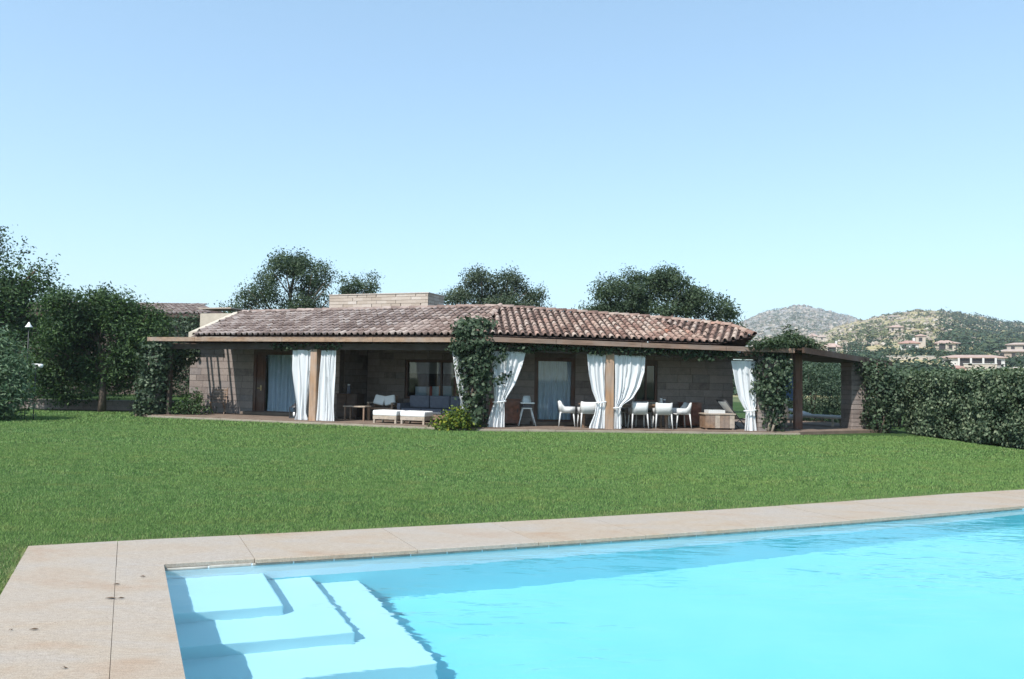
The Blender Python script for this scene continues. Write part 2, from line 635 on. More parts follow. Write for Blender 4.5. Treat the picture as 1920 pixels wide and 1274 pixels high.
def to_uv(x, y):
    dx, dy = x - P0.x, y - P0.y
    det = PU.x * PV.y - PU.y * PV.x
    u = (dx * PV.y - PV.x * dy) / det
    v = (PU.x * dy - PU.y * dx) / det
    tt = np.clip(u / 10.2, 0, 1)
    return u, v + .68 * tt * (1 - tt)


# ------------------------------------------------------------------ ground and lawn
US = [-70, -1.0] + [i * .5 - .5 for i in range(1, 28)] + [13.2, 70]
US = sorted(set(round(x, 3) for x in US))


def ring_sheet(name, mat, z, u0, u1, v0, v1, iu0, iu1, iv0, iv1):
    mb = MB()
    us = sorted(set([u0, u1, iu0, iu1] + [iu0 + (iu1 - iu0) * k / 24 for k in range(25)]))
    vs = [v0, iv0, iv1, v1]
    for a, b in zip(us, us[1:]):
        for c, d in zip(vs, vs[1:]):
            if a >= iu0 - 1e-6 and b <= iu1 + 1e-6 and c >= iv0 - 1e-6 and d <= iv1 + 1e-6:
                continue
            mb.add([Q(a, c, z), Q(b, c, z), Q(b, d, z), Q(a, d, z)], [(0, 1, 2, 3)])
    return tag(mb.build(name, mat), kind='structure')


POOL_V = -6.2
POOL_U = 12.0
ring_sheet('lawn', M['lawn'], -.035, -45, 45, -40, 62, -.97, POOL_U + .95, POOL_V - .95, 1.02)

mb = MB()
ns = 64
for k in range(ns):
    a0, a1 = 2 * math.pi * k / ns, 2 * math.pi * (k + 1) / ns
    rs = [38, 60, 120, 300, 900, 4000]
    for ra, rb in zip(rs, rs[1:]):
        mb.add([(ra * math.cos(a0), ra * math.sin(a0), -.12), (rb * math.cos(a0), rb * math.sin(a0), -.12),
                (rb * math.cos(a1), rb * math.sin(a1), -.12), (ra * math.cos(a1), ra * math.sin(a1), -.12)], [(0, 1, 2, 3)])
tag(mb.build('ground', m_simple('dry_ground', (.10, .115, .05), .95, .3, .2, .1)), kind='structure')


def grass_blades():
    parts, rn = [], []
    # (near distance, far distance, blades per m2, height, width)
    for d0, d1, dens, h, w in ((3.6, 8.5, 6600, .025, .0042), (8.5, 12, 4300, .026, .0054), (12, 17, 2300, .029, .0085),
                               (17, 24, 1000, .033, .013), (24, 33, 300, .04, .025)):
        xm = d1 * .72 + 1
        n = int((d1 - d0) * 2 * xm * dens)
        y = RNG.uniform(d0, d1, n)
        x = RNG.uniform(-xm, xm, n)
        k = np.abs(x) < y * .68 + .5
        x, y = x[k], y[k]
        u, v = to_uv(x, y)
        k = (v > 1.075 + .02 * np.sin(u * 9) + RNG.uniform(-.03, .05, len(u))) | (u < -1.02 + RNG.uniform(-.05, .03, len(u)))
        x, y = x[k], y[k]
        # stop at the patio and the beds
        lx = (x - L0.x) * math.cos(aL) + (y - L0.y) * math.sin(aL)
        ly = -(x - L0.x) * math.sin(aL) + (y - L0.y) * math.cos(aL)
        rx = (x - CC.x) * math.cos(aR) + (y - CC.y) * math.sin(aR)
        ry = -(x - CC.x) * math.sin(aR) + (y - CC.y) * math.cos(aR)
        k = ~(((ly > -.42) & (lx > .2) & (x < CC.x)) | ((ry > -.42) & (x >= CC.x))) & (x < 12.65) & (y < 31.3)
        x, y = x[k], y[k]
        n = len(x)
        ang = RNG.uniform(0, 2 * math.pi, n)
        lean = RNG.normal(0, .45, (n, 2)) * h
        hh = h * RNG.uniform(.55, 1.3, n)
        V = np.zeros((n, 3, 3))
        V[:, 0, 0] = x - np.cos(ang) * w / 2
        V[:, 0, 1] = y - np.sin(ang) * w / 2
        V[:, 1, 0] = x + np.cos(ang) * w / 2
        V[:, 1, 1] = y + np.sin(ang) * w / 2
        V[:, 2, 0] = x + lean[:, 0]
        V[:, 2, 1] = y + lean[:, 1]
        V[:, :2, 2] = -.037
        V[:, 2, 2] = -.035 + hh
        parts.append(V.reshape(-1, 3))
        r = RNG.uniform(0, .97, n)
        u, v = to_uv(x, y)
        edge = np.minimum(np.abs(v - 1.08), np.where(v < 1.1, np.abs(u + 1.02), 9))
        dry = RNG.uniform(0, 1, n) < np.exp(-edge / .12) * .55
        r[dry] = 1.0
        rn.append(r)
    # longer, partly dry blades that lean over the edge of the paving
    nf = 9000
    along = RNG.uniform(0, 1, nf)
    top = RNG.uniform(0, 1, nf) < .8
    uu = np.where(top, -1.0 + along * 14.0, -1.03 + RNG.normal(0, .018, nf))
    vv = np.where(top, 1.085 + RNG.normal(0, .02, nf), 1.06 - along * 5.0)
    tuft = (np.sin(uu * 7.1) + np.sin(uu * 17.3 + vv * 9) + np.sin(vv * 11.7)) / 3
    tt = np.clip(uu / 10.2, 0, 1)
    vb = vv - .68 * tt * (1 - tt)
    x = P0.x + PU.x * uu + PV.x * vb
    y = P0.y + PU.y * uu + PV.y * vb
    hh = RNG.uniform(.02, .055, nf) * (1 + .5 * tuft)
    ang = RNG.uniform(0, 6.28, nf)
    V = np.zeros((nf, 3, 3))
    w = .005
    V[:, 0] = np.stack([x - np.cos(ang) * w / 2, y - np.sin(ang) * w / 2, np.full(nf, -.036)], -1)
    V[:, 1] = np.stack([x + np.cos(ang) * w / 2, y + np.sin(ang) * w / 2, np.full(nf, -.036)], -1)
    le = RNG.normal(.012, .02, nf) * (1 + tuft)
    V[:, 2] = np.stack([x - np.where(top, PV.x, -PU.x) * le + RNG.normal(0, .012, nf), y - np.where(top, PV.y, -PU.y) * le + RNG.normal(0, .012, nf), -.034 + hh], -1)
    parts.append(V.reshape(-1, 3))
    rn.append(np.where(RNG.uniform(0, 1, nf) < .45, 1.0, RNG.uniform(0, .9, nf)))
    me = npmesh('grass', np.concatenate(parts), 3, M['grass'], np.concatenate(rn))
    return tag(link('grass', me), 'short mown green grass covering the lawn', 'grass', kind='stuff')


grass_blades()

# ------------------------------------------------------------------ pool
pool_parts = []
pool = MB()
NU = 24
us = [POOL_U * k / NU for k in range(NU + 1)]
for a, b in zip(us, us[1:]):                                   # floor and the two long walls
    pool.add([Q(a, POOL_V, -1.35), Q(b, POOL_V, -1.35), Q(b, 0, -1.35), Q(a, 0, -1.35)], [(0, 1, 2, 3)], 0)
    pool.add([Q(a, 0, -1.35), Q(b, 0, -1.35), Q(b, 0, -.50), Q(a, 0, -.50)], [(0, 1, 2, 3)], 0)
    pool.add([Q(a, 0, -.50), Q(b, 0, -.50), Q(b, 0, -.04), Q(a, 0, -.04)], [(0, 1, 2, 3)], 1)
    pool.add([Q(a, POOL_V, -1.35), Q(b, POOL_V, -1.35), Q(b, POOL_V, -.06), Q(a, POOL_V, -.06)], [(3, 2, 1, 0)], 0)
for u in (0, POOL_U):
    pool.add([Q(u, POOL_V, -1.35), Q(u, 0, -1.35), Q(u, 0.0, -.04), Q(u, POOL_V, -.04)], [(0, 1, 2, 3)], 0)
pool_o = tag(pool.build('pool', [M['pool_floor'], M['pool_white']]), kind='structure')
pool_parts.append(pool_o)
# three steps in the left corner, each an L wrapped round the one above
prev = (0.0, 0.0)
for k, (du, dv, z) in enumerate(((.78, -.99, -.32), (1.16, -1.49, -.53), (1.56, -1.97, -.74))):
    mb = MB()
    ring = [(0.004, -.004), (du, -.004), (du, dv), (0.004, dv)]
    top = [Q(a, b, z) for a, b in ring]
    bot = [Q(a, b, -1.345) for a, b in ring]
    mb.add(top + bot, [(3, 2, 1, 0), (0, 1, 5, 4), (1, 2, 6, 5), (2, 3, 7, 6), (3, 0, 4, 7)][0:1] +
           [(0, 1, 5, 4), (1, 2, 6, 5), (2, 3, 7, 6), (3, 0, 4, 7)])
    st_o = mb.build('step', M['pool_step'], pool_o)
    bm = bmesh.new()
    bm.from_mesh(st_o.data)
    bmesh.ops.recalc_face_normals(bm, faces=bm.faces[:])
    bmesh.ops.bevel(bm, geom=[e for e in bm.edges if not any(v.co.z < -1.3 for v in e.verts) or all(abs(v.co.z) > .2 for v in e.verts)],
                    offset=.018, segments=3, affect='EDGES', profile=.5)
    bm.to_mesh(st_o.data)
    bm.free()
    pool_parts.append(st_o)
WZ = -.055
mb = MB()
for a, b in zip(us, us[1:]):
    mb.add([Q(a, POOL_V, WZ), Q(b, POOL_V, WZ), Q(b, .004, WZ), Q(a, .004, WZ)], [(0, 1, 2, 3)], 0, None, True)
wme = mb.mesh('water', M['water'])
bm = bmesh.new()
bm.from_mesh(wme)
bmesh.ops.remove_doubles(bm, verts=bm.verts, dist=.001)
bm.to_mesh(wme)
bm.free()
for p in wme.polygons:
    p.use_smooth = True
water = tag(link('water', wme), kind='structure')
for o in pool_parts:
    o.cycles.is_caustics_receiver = True
water.cycles.is_caustics_caster = True

# paving round the pool, slab by slab
deck = MB()
deck.add([Q(a, b, -.037) for a, b in ((-1.0, 1.05), (-.11, 1.05), (-.11, POOL_V), (-1.0, POOL_V))], [(3, 2, 1, 0)])
for a, b in zip(us, us[1:]):
    deck.add([Q(a, .11, -.037), Q(b, .11, -.037), Q(b, 1.05, -.037), Q(a, 1.05, -.037)], [(0, 1, 2, 3)])
deck_o = tag(deck.build('pool_deck', M['grout']), kind='structure')


def slab(u0, u1, v0, v1, g=.0015, name='slab', z0=-.036, z1=0.0, mat=None):
    mb = MB()
    n = 4
    uu = [u0 + g + (u1 - u0 - 2 * g) * k / n for k in range(n + 1)]
    dz = random.uniform(-.002, .002)
    c = .006
    top0 = [Q(a, v0 + g + c, z1 + dz) for a in uu]
    top1 = [Q(a, v1 - g - c, z1 + dz) for a in uu]
    e0 = [Q(a, v0 + g, z1 + dz - c) for a in uu]
    e1 = [Q(a, v1 - g, z1 + dz - c) for a in uu]
    b0 = [Q(a, v0 + g, z0) for a in uu]
    b1 = [Q(a, v1 - g, z0) for a in uu]
    m_ = n + 1
    vs = top0 + top1 + e0 + e1 + b0 + b1
    fs = []
    for k in range(n):
        fs += [(k, k + 1, m_ + k + 1, m_ + k), (2 * m_ + k, 2 * m_ + k + 1, k + 1, k), (m_ + k, m_ + k + 1, 3 * m_ + k + 1, 3 * m_ + k),
               (4 * m_ + k, 4 * m_ + k + 1, 2 * m_ + k + 1, 2 * m_ + k), (3 * m_ + k, 3 * m_ + k + 1, 5 * m_ + k + 1, 5 * m_ + k)]
    for k in (0, n):
        fs.append((k, m_ + k, 3 * m_ + k, 5 * m_ + k, 4 * m_ + k, 2 * m_ + k))
    mb.add(vs, fs)
    return mb.build(name, mat or M['deck'], deck_o)


slab(-1.0, -.31, -1.42, 1.06)
slab(-1.0, -.31, -3.4, -1.42)
slab(-1.0, -.31, POOL_V, -3.4)
slab(-.31, .03, -1.62, 0.0)
slab(-.31, .03, -3.5, -1.62)
slab(-.31, .03, POOL_V, -3.5)
u = -.31
while u < POOL_U:
    w = 1.02 if u < 0 else random.choice((1.15, 1.25, 1.35))
    slab(u, min(u + w, POOL_U + .9), 0.0 - .03 if u > 0 else 0.0, 1.06, .0025)
    u += w
u = .03
while u < POOL_U:                                              # small stones of the lip under the coping
    slab(u, u + .33, -.012, .1, .006, 'edge_stone', -.07, -.038, M['lip'])
    u += .33
v_ = 0.0
while v_ > POOL_V:
    mb = MB()
    mb.add([Q(.02, v_ - .005, -.078), Q(.02, v_ - .33, -.078), Q(.02, v_ - .33, -.038), Q(.02, v_ - .005, -.038),
            Q(-.1, v_ - .005, -.078), Q(-.1, v_ - .33, -.078), Q(-.1, v_ - .33, -.038), Q(-.1, v_ - .005, -.038)],
           [(0, 1, 2, 3), (3, 2, 6, 7), (0, 3, 7, 4), (1, 5, 6, 2)])
    mb.build('edge_stone', M['lip'], deck_o)
    v_ -= .335

# a few dry leaves on the paving and one by the joint
for (u_, v__, s, a_, lab_) in ((-.30, -.60, .05, .2, 'dry leaf on the paving joint, farthest of the three there'),
                               (-.33, -.98, .085, 0., 'larger dry leaf lying across the left paving joint'),
                               (-.27, -1.0, .05, .4, 'small dry leaf touching the larger leaf on the joint'),
                               (-.72, -1.55, .055, .3, 'dry leaf at the left edge of the paving'),
                               (-.84, -1.52, .03, 1.0, 'tiny dry scrap farthest left on the paving'),
                               (-.52, -2.3, .04, .1, 'lone dry leaf nearest the camera on the left slabs'),
                               (-.13, -.42, .05, .1, 'dry leaf between the paving joint and the pool corner')):
    c_ = Q(u_, v__, .004)
    mb = MB()
    mb.add([(-s / 2, 0, .002), (0, s * .16, .008), (s / 2, 0, .003), (0, -s * .16, .008), (s * .2, 0, .0)], [(0, 3, 4, 1), (1, 4, 3, 2)])
    o = mb.build('dry_leaf', M['soil'], None, Matrix.Translation(c_) @ Matrix.Rotation(a_, 4, 'Z'))
    tag(o, lab_, 'leaf', 'dry leaves on the pool paving')

# ------------------------------------------------------------------ villa
villa = empty('villa', (0, 0, 0), 0, 'long low stone villa with clay tile roof and curtained porch', 'villa')
HW = 2.62


def to_m(mat_, p):
    return mat_ @ Vector(p)


BLOCK = MB().box((-.5, -.5, -.5), (.5, .5, .5), 0, None, 0.0).mesh('stone_block', M['stone'])
bmb = bmesh.new()
bmb.from_mesh(BLOCK)
bmesh.ops.bevel(bmb, geom=[e for e in bmb.edges if all(v.co.y < 0 for v in e.verts)], offset=.035, segments=1, affect='EDGES')
bmb.to_mesh(BLOCK)
bmb.free()


def stone_wall(name, Mx, s0, s1, r, thick, h, openings=(), face=-1, blocks=True, parent=villa, z0=0.0, course=.25):
    """wall in a wing frame from s0 to s1, its front face at r"""
    mb = MB()
    xs = sorted(set([s0, s1] + [q for o in openings for q in o[:2] if s0 < q < s1]))
    for a, b in zip(xs, xs[1:]):
        cuts = [o for o in openings if o[0] <= a + 1e-6 and o[1] >= b - 1e-6]
        zs = [(z0, h)]
        for o in cuts:
            nz = []
            for (p, q) in zs:
                if o[2] > p:
                    nz.append((p, min(q, o[2])))
                if o[3] < q:
                    nz.append((max(p, o[3]), q))
            zs = nz
        for p, q in zs:
            mb.box((a, r + .02, p), (b, r + thick, q), 0, Mx)
    w = mb.build(name, M['mortar'], parent)
    if not blocks:
        return w
    z = z0
    row = 0
    while z < h - .05:
        ch = min(course * random.uniform(.88, 1.12), h - z)
        segs = [(s0, s1)]
        for o in openings:
            if o[2] < z + ch - .02 and o[3] > z + .02:
                ns_ = []
                for a, b in segs:
                    if o[0] > a:
                        ns_.append((a, min(b, o[0])))
                    if o[1] < b:
                        ns_.append((max(a, o[1]), b))
                segs = [q for q in ns_ if q[1] - q[0] > .06]
        for a, b in segs:
            s = a
            first = True
            while s < b - .01:
                w_ = random.uniform(.48, .92)
                if first and row % 2:
                    w_ *= .55
                first = False
                e = s + w_
                if b - e < .28:
                    e = b
                d = random.uniform(.02, .032)
                mx_ = Mx @ Matrix.Translation(((s + e) / 2, r + .02 - d / 2 + .03, z + ch / 2)) @ Matrix.Diagonal((e - s - .012, d + .06, ch - .012, 1))
                link('stone_block', BLOCK, w, mx_)
                s = e
        z += ch
        row += 1
    return w


# left wing front wall with a glazed door, then the deep loggia
DL = (2.62, 4.62, .10, 2.36)
stone_wall('wall', ML, -.38, 6.35, 2.4, .3, HW, [DL])
WN = (8.0, 10.05, .74, 2.16)
stone_wall('wall', ML, 6.4, 11.6, 4.2, .3, 3.4, [WN])
stone_wall('wall', ML @ Matrix.Translation((6.36, 2.4, 0)) @ Matrix.Rotation(R(90), 4, 'Z'), .3, 1.85, 0, .3, 3.0)
DR = (2.02, 3.36, .12, 2.24)
WR = (5.35, 6.1, .85, 2.1)
stone_wall('wall', MR, .45, 8.66, 2.0, .3, HW + .1, [DR, WR])
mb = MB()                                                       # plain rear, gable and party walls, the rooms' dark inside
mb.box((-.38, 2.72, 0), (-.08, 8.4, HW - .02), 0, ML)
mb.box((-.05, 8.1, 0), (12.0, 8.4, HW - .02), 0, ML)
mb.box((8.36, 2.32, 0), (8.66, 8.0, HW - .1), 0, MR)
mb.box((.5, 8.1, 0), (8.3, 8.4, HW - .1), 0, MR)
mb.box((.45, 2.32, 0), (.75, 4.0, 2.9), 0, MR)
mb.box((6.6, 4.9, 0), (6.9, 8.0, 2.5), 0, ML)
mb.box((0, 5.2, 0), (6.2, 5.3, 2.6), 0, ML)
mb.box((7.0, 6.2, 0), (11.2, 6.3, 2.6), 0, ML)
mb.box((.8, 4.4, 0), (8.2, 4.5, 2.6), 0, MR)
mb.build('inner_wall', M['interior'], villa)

# roof surfaces
RRUN = 3.25


def lerp(a, b, k):
    return a + (b - a) * k


def prof(tbl, s):
    if s <= tbl[0][0]:
        return tbl[0][1]
    for (a, za), (b, zb) in zip(tbl, tbl[1:]):
        if s <= b:
            return lerp(za, zb, (s - a) / (b - a))
    return tbl[-1][1]


ZEL = [(0, 2.79), (LLEN, 2.77)]
ZRL = [(0, 3.84), (4.6, 3.865), (9.2, 3.89), (12.2, 3.91)]
ZER = [(0, 2.80), (3.3, 2.765), (7.4, 2.69)]
ZRR = [(.88, 3.91), (3.2, 3.79), (6.05, 3.67), (7.5, 3.62)]


def surf(side, s, t_):
    Mx, ze, zr = (ML, ZEL, ZRL) if side == 'L' else (MR, ZER, ZRR)
    return Mx @ Vector((s, -.31 + RRUN * t_, lerp(prof(ze, s), prof(zr, s), t_)))


V0 = surf('R', 7.35, 0)
V1 = surf('R', 6.05, 1)
V2 = Vector((7.02, 25.5, 3.29))
nB = (V1 - V0).cross(V2 - V0).normalized()
if nB.z < 0:
    nB = -nB
V3 = Vector((7.42, 24.45, 0))
V3.z = V0.z - (nB.x * (V3.x - V0.x) + nB.y * (V3.y - V0.y)) / nB.z

TILE = MB()
vs, fs = [], []
K = 6
for y, ra, rb in ((0, .072, .060), (.43, .060, .049)):
    for rr in (ra, rb):
        for k in range(K + 1):
            a = math.pi * k / K
            vs.append((rr * math.cos(a), y, rr * math.sin(a) * 1.22))
for k in range(K):
    fs.append((k, 2 * (K + 1) + k, 2 * (K + 1) + k + 1, k + 1))            # outside
    fs.append((K + 1 + k, k, k + 1, K + 1 + k + 1))                        # front rim
TILE.add(vs, fs, 0, None, True)
TILE_ME = TILE.mesh('roof_tile', M['tile'])
TV = np.array(TILE.v)
TF = TILE.f


def frame(o, up, side, rise=.028, jit=1.0):
    y = up.normalized()
    x = (side - y * side.dot(y)).normalized()
    z = x.cross(y)
    m_ = Matrix(((x.x, y.x, z.x, o.x), (x.y, y.y, z.y, o.y), (x.z, y.z, z.z, o.z), (0, 0, 0, 1)))
    return m_ @ Matrix.Rotation(-rise / .42 + random.gauss(0, .012) * jit, 4, 'X') @ Matrix.Rotation(random.gauss(0, .02) * jit, 4, 'Z') @ Matrix.Translation((0, 0, rise + .022 + random.gauss(0, .004)))


tiles, troughs = [], []


def lay_row(p0, p1, side, into, cover=True, s0=0.0):
    L = (p1 - p0).length
    d = (p1 - p0) / max(L, 1e-6)
    k = s0
    while k < L - .1:
        into.append(frame(p0 + d * k, d, side))
        k += .345


PIT = .224
s = 1.58
while s < LLEN + .05:
    t0 = max(0.0, (2.12 - s) / .58)
    t1 = 1.0 if s < 12.18 else max(0.0, (LLEN + .12 - s) / (LLEN + .12 - 12.18))
    if t1 - t0 > .04:
        p0, p1 = surf('L', s, t0), surf('L', s, t1)
        lay_row(p0, p1, ML.to_3x3() @ Vector((1, 0, 0)), tiles)
        lay_row(surf('L', s + PIT / 2, t0), surf('L', s + PIT / 2, t1), ML.to_3x3() @ Vector((1, 0, 0)), troughs)
    s += PIT
s = .06
while s < 7.34:
    t1 = 1.0
    if s < .88:
        t1 = (s + .06) / .94
    if s > 6.05:
        t1 = (7.4 - s) / 1.35
    if t1 > .04:
        lay_row(surf('R', s, 0), surf('R', s, t1), MR.to_3x3() @ Vector((1, 0, 0)), tiles)
        lay_row(surf('R', s + PIT / 2, 0), surf('R', s + PIT / 2, t1 * .99), MR.to_3x3() @ Vector((1, 0, 0)), troughs)
    s += PIT
# the short face beyond the valley: rows run straight up its own slope
upB = Vector((0, 0, 1)) - nB * nB.z
upB.normalize()
sdB = upB.cross(nB).normalized()
poly = [V0, V3, V2, V1]
pc = [((p - V0).dot(sdB), (p - V0).dot(upB)) for p in poly]
smin, smax = min(p[0] for p in pc), max(p[0] for p in pc)
q = smin + .1
while q < smax:
    hits = []
    for (a, b), (c, d) in zip(pc, pc[1:] + pc[:1]):
        if (a - q) * (c - q) < 0:
            hits.append(lerp(b, d, (q - a) / (c - a)))
    if len(hits) >= 2 and max(hits) - min(hits) > .12:
        lay_row(V0 + sdB * q + upB * min(hits), V0 + sdB * q + upB * max(hits), sdB, tiles)
        q2 = q + PIT / 2
        lay_row(V0 + sdB * q2 + upB * min(hits), V0 + sdB * q2 + upB * max(hits), sdB, troughs)
    q += PIT

deckm = MB()


def sheet(side, a, b, ta0, ta1, tb0, tb1, n=12, off=-.012):
    for k in range(n):
        s0_, s1_ = lerp(a, b, k / n), lerp(a, b, (k + 1) / n)
        c0, c1 = lerp(ta0, tb0, k / n), lerp(ta0, tb0, (k + 1) / n)
        d0, d1 = lerp(ta1, tb1, k / n), lerp(ta1, tb1, (k + 1) / n)
        o = Vector((0, 0, off))
        deckm.add([surf(side, s0_, c0) + o, surf(side, s1_, c1) + o, surf(side, s1_, d1) + o, surf(side, s0_, d0) + o], [(0, 1, 2, 3)])


sheet('L', 1.55, 2.1, 1, 1, 0, 1)
sheet('L', 2.1, 12.18, 0, 1, 0, 1, 20)
sheet('L', 12.18, LLEN + .1, 0, 1, 0, 0.02)
sheet('R', -.05, .88, 0, 0.02, 0, 1)
sheet('R', .88, 6.05, 0, 1, 0, 1)
sheet('R', 6.05, 7.35, 0, 1, 0, 0.02)
dn = Vector((0, 0, -.012))
deckm.add([V0 + dn, V3 + dn, V2 + dn, V1 + dn], [(0, 1, 2, 3)])
# rear slopes
for side, a, b in (('L', 1.55, 12.18), ('R', .88, 6.05)):
    Mx = ML if side == 'L' else MR
    r0, r1 = surf(side, a, 1), surf(side, b, 1)
    e0, e1 = Mx @ Vector((a, 8.6, 2.62)), Mx @ Vector((b + (1.2 if side == 'R' else 0), 8.6, 2.5))
    deckm.add([r0 + dn, r1 + dn, e1, e0], [(0, 1, 2, 3)])
deckm.add([V1 + dn, V2 + dn, MR @ Vector((8.9, 2.0, 2.58)), MR @ Vector((9.0, 8.6, 2.5)), MR @ Vector((7.4, 8.6, 2.5))], [(0, 1, 2, 3, 4)])
deckm.add([V3 + dn, MR @ Vector((8.9, 2.0, 2.58)), V2 + dn], [(0, 1, 2)])
deckm.add([surf('L', 12.18, 1) + dn, surf('R', .88, 1) + dn, MR @ Vector((.88, 8.6, 2.5)), ML @ Vector((12.18, 8.6, 2.5))], [(0, 1, 2, 3)])
deckm.add([surf('L', 1.55, 1) + dn, ML @ Vector((1.55, 8.6, 2.62)), ML @ Vector((1.55, 2.6, 2.6))], [(0, 1, 2)])
roof = deckm.build('roof', M['roof_deck'], villa)

cpos = Vector((0, 0, 1.5))
tiles.sort(key=lambda m_: (m_.translation - cpos).length)
for m_ in tiles[:300]:
    link('roof_tile', TILE_ME, roof, m_)


def joined(name, mats_, mat, flip=False, parent=roof):
    quads, rn = [], []
    fidx = np.array(TF)
    for m_ in mats_:
        mm = np.array(m_)
        tv = TV.copy()
        if flip:
            tv[:, 2] = -tv[:, 2] * .72 + .05
            tv[:, 0] *= 1.25
        w_ = tv @ mm[:3, :3].T + mm[:3, 3]
        quads.append(w_[fidx].reshape(-1, 3))
        rn.append(np.full(len(fidx), random.random()))
    o = link(name, npmesh(name, np.concatenate(quads), 4, mat, np.concatenate(rn)), parent)
    o['kind'] = 'stuff'
    return o


joined('roof_tiles', tiles[300:], M['tile_j'])
joined('trough_tiles', troughs, M['trough'], True)

# ridge and hip tiles, larger barrels laid along the edges
RIDGE_ME = TILE_ME.copy()
RIDGE_ME.transform(Matrix.Diagonal((1.35, 1.0, 1.05, 1)))


def ridge_line(p, q):
    L = (q - p).length
    d = (q - p) / L
    k = 0.0
    while k < L - .15:
        m_ = frame(p + d * k + Vector((0, 0, .02)), d, d.cross(Vector((0, 0, 1))), .02)
        link('ridge_tile', RIDGE_ME, roof, m_)
        k += .36


ridge_line(surf('L', 1.6, 1), surf('L', 4.5, 1))
ridge_line(surf('L', 4.5, 1), surf('L', 12.18, 1))
ridge_line(surf('L', LLEN + .05, 0), surf('L', 12.2, 1))
ridge_line(surf('R', 6.05, 1), surf('R', .9, 1))
ridge_line(V2, V1)
ridge_line(V3, V2)

# pale verge at the left gable
mb = MB()
vp0, vp1 = surf('L', 1.99, .12), surf('L', 1.52, 1)
dv_ = (vp1 - vp0)
sd = dv_.cross(Vector((0, 0, 1))).normalized()
for a, b in (((-.34, -.12), (.02, .10)),):
    q = [vp0 - sd * .30 + Vector((0, 0, .04)), vp0 + sd * .03 + Vector((0, 0, .10)), vp1 + sd * .03 + Vector((0, 0, .10)), vp1 - sd * .30 + Vector((0, 0, .06))]
    mb.add(q + [p - Vector((0, 0, .3)) for p in q], [(0, 1, 2, 3), (4, 7, 6, 5), (0, 4, 5, 1), (1, 5, 6, 2), (2, 6, 7, 3), (3, 7, 4, 0)])
mb.build('verge', M['plaster'], villa)

# masonry chimney block, brick by brick
ch = MB()
CH = (4.5, 8.75, 4.45, 5.75, 3.3, 4.66)
ch.box((CH[0], CH[2], CH[4]), (CH[1], CH[3], CH[5] - .03), 0, ML)
ch_o = ch.build('chimney', M['brick_mortar'], villa)
BRK = MB().box((-.5, -.5, -.5), (.5, .5, .5)).mesh('brick', M['brick'])
z = 3.78
row = 0
while z < CH[5] - .05:
    bh = .125
    s = CH[0] - .02 - (.2 if row % 2 else 0)
    while s < CH[1] + .02:
        e = min(s + .42 + random.uniform(-.03, .03), CH[1] + .02)
        a = max(s, CH[0] - .02)
        if e - a > .05:
            link('brick', BRK, ch_o, ML @ Matrix.Translation(((a + e) / 2, CH[2] - .002, z + bh / 2)) @ Matrix.Diagonal((e - a - .012, .05 + random.uniform(0, .012), bh - .012, 1)))
        s += .42
    r_ = CH[2] + .03
    while r_ < CH[3]:
        e = min(r_ + .42, CH[3])
        link('brick', BRK, ch_o, ML @ Matrix.Translation((CH[1] + .002, (r_ + e) / 2, z + bh / 2)) @ Matrix.Diagonal((.05, e - r_ - .012, bh - .012, 1)))
        r_ += .42
    z += bh
    row += 1
MB().box((CH[0] - .05, CH[2] - .05, CH[5] - .02), (CH[1] + .05, CH[3] + .05, CH[5] + .015), 0, ML).build('coping', M['brick'], ch_o)
mb = MB()
mb.tube([ML @ Vector((5.2, 4.9, 3.9)), ML @ Vector((5.2, 4.9, 4.75))], .05, 8)

# fascia boards, beams, flat porch roof at the left end
mb = MB()


def board(mb, Mx, s0, z0, s1, z1, r0, r1, h):
    p = [Mx @ Vector((s, r, z + dz)) for s, z in ((s0, z0), (s1, z1)) for r in (r0, r1) for dz in (-h / 2, h / 2)]
    mb.add(p, [(0, 1, 3, 2), (4, 6, 7, 5), (0, 4, 5, 1), (2, 3, 7, 6), (0, 2, 6, 4), (1, 5, 7, 3)])


segs = [(.2, 2.3), (2.3, 5.9), (5.9, 9.3), (9.3, LLEN + .02)]
for a, b in segs:
    mb = MB()
    f = lambda s_: lerp(2.70, 2.655, s_ / LLEN)
    board(mb, ML, a + .006, f(a), b - .006, f(b), -.34, -.23, .14)
    mb.build('fascia', M['fascia'], villa)
for a, b in ((-.1, 2.4), (2.4, 5.0), (5.0, 7.6), (7.6, 9.75)):
    g_ = lambda s_: prof([(0, 2.69), (3.9, 2.63), (7.3, 2.565), (9.8, 2.53)], s_)
    mb = MB()
    board(mb, MR, a + .006, g_(a), b - .006, g_(b), -.34, -.23, .14)
    mb.build('fascia', M['fascia_old'], villa)
mb = MB()
board(mb, ML, .25, 2.47, LLEN - .05, 2.45, -.06, .12, .2)
mb.build('beam', M['beam'], villa)
mb = MB()
board(mb, MR, 0.05, 2.46, 9.7, 2.33, -.06, .12, .2)
mb.build('beam', M['beam'], villa)
mb = MB()
for k_ in range(4):
    mb.box((.3 + k_ * .5, -.225, 2.66), (.38 + k_ * .5, 2.6, 2.76), 0, ML)
mb.box((-.5, 2.0, 2.66), (1.2, 8.4, 2.685), 0, ML)
mb.build('porch_roof', M['beam'], villa)
k = .4
mb = MB()
for k in range(12):                                            # rafters under the eaves
    s_ = .5 + k * 1.05
    mb.box((s_, -.2, 2.58), (s_ + .08, 2.38, 2.66), 0, ML)
    if s_ < 8.4:
        mb.box((s_, -.2, 2.55), (s_ + .08, 1.98, 2.63), 0, MR @ Matrix.Rotation(R(.5), 4, 'Y'))
mb.build('rafters', M['beam'], villa)


def post(Mx, s_, r_, w, z1, mat):
    MB().box((s_ - w / 2, r_ - w / 2, 0), (s_ + w / 2, r_ + w / 2, z1), 0, Mx, .012).build('post', mat, villa)


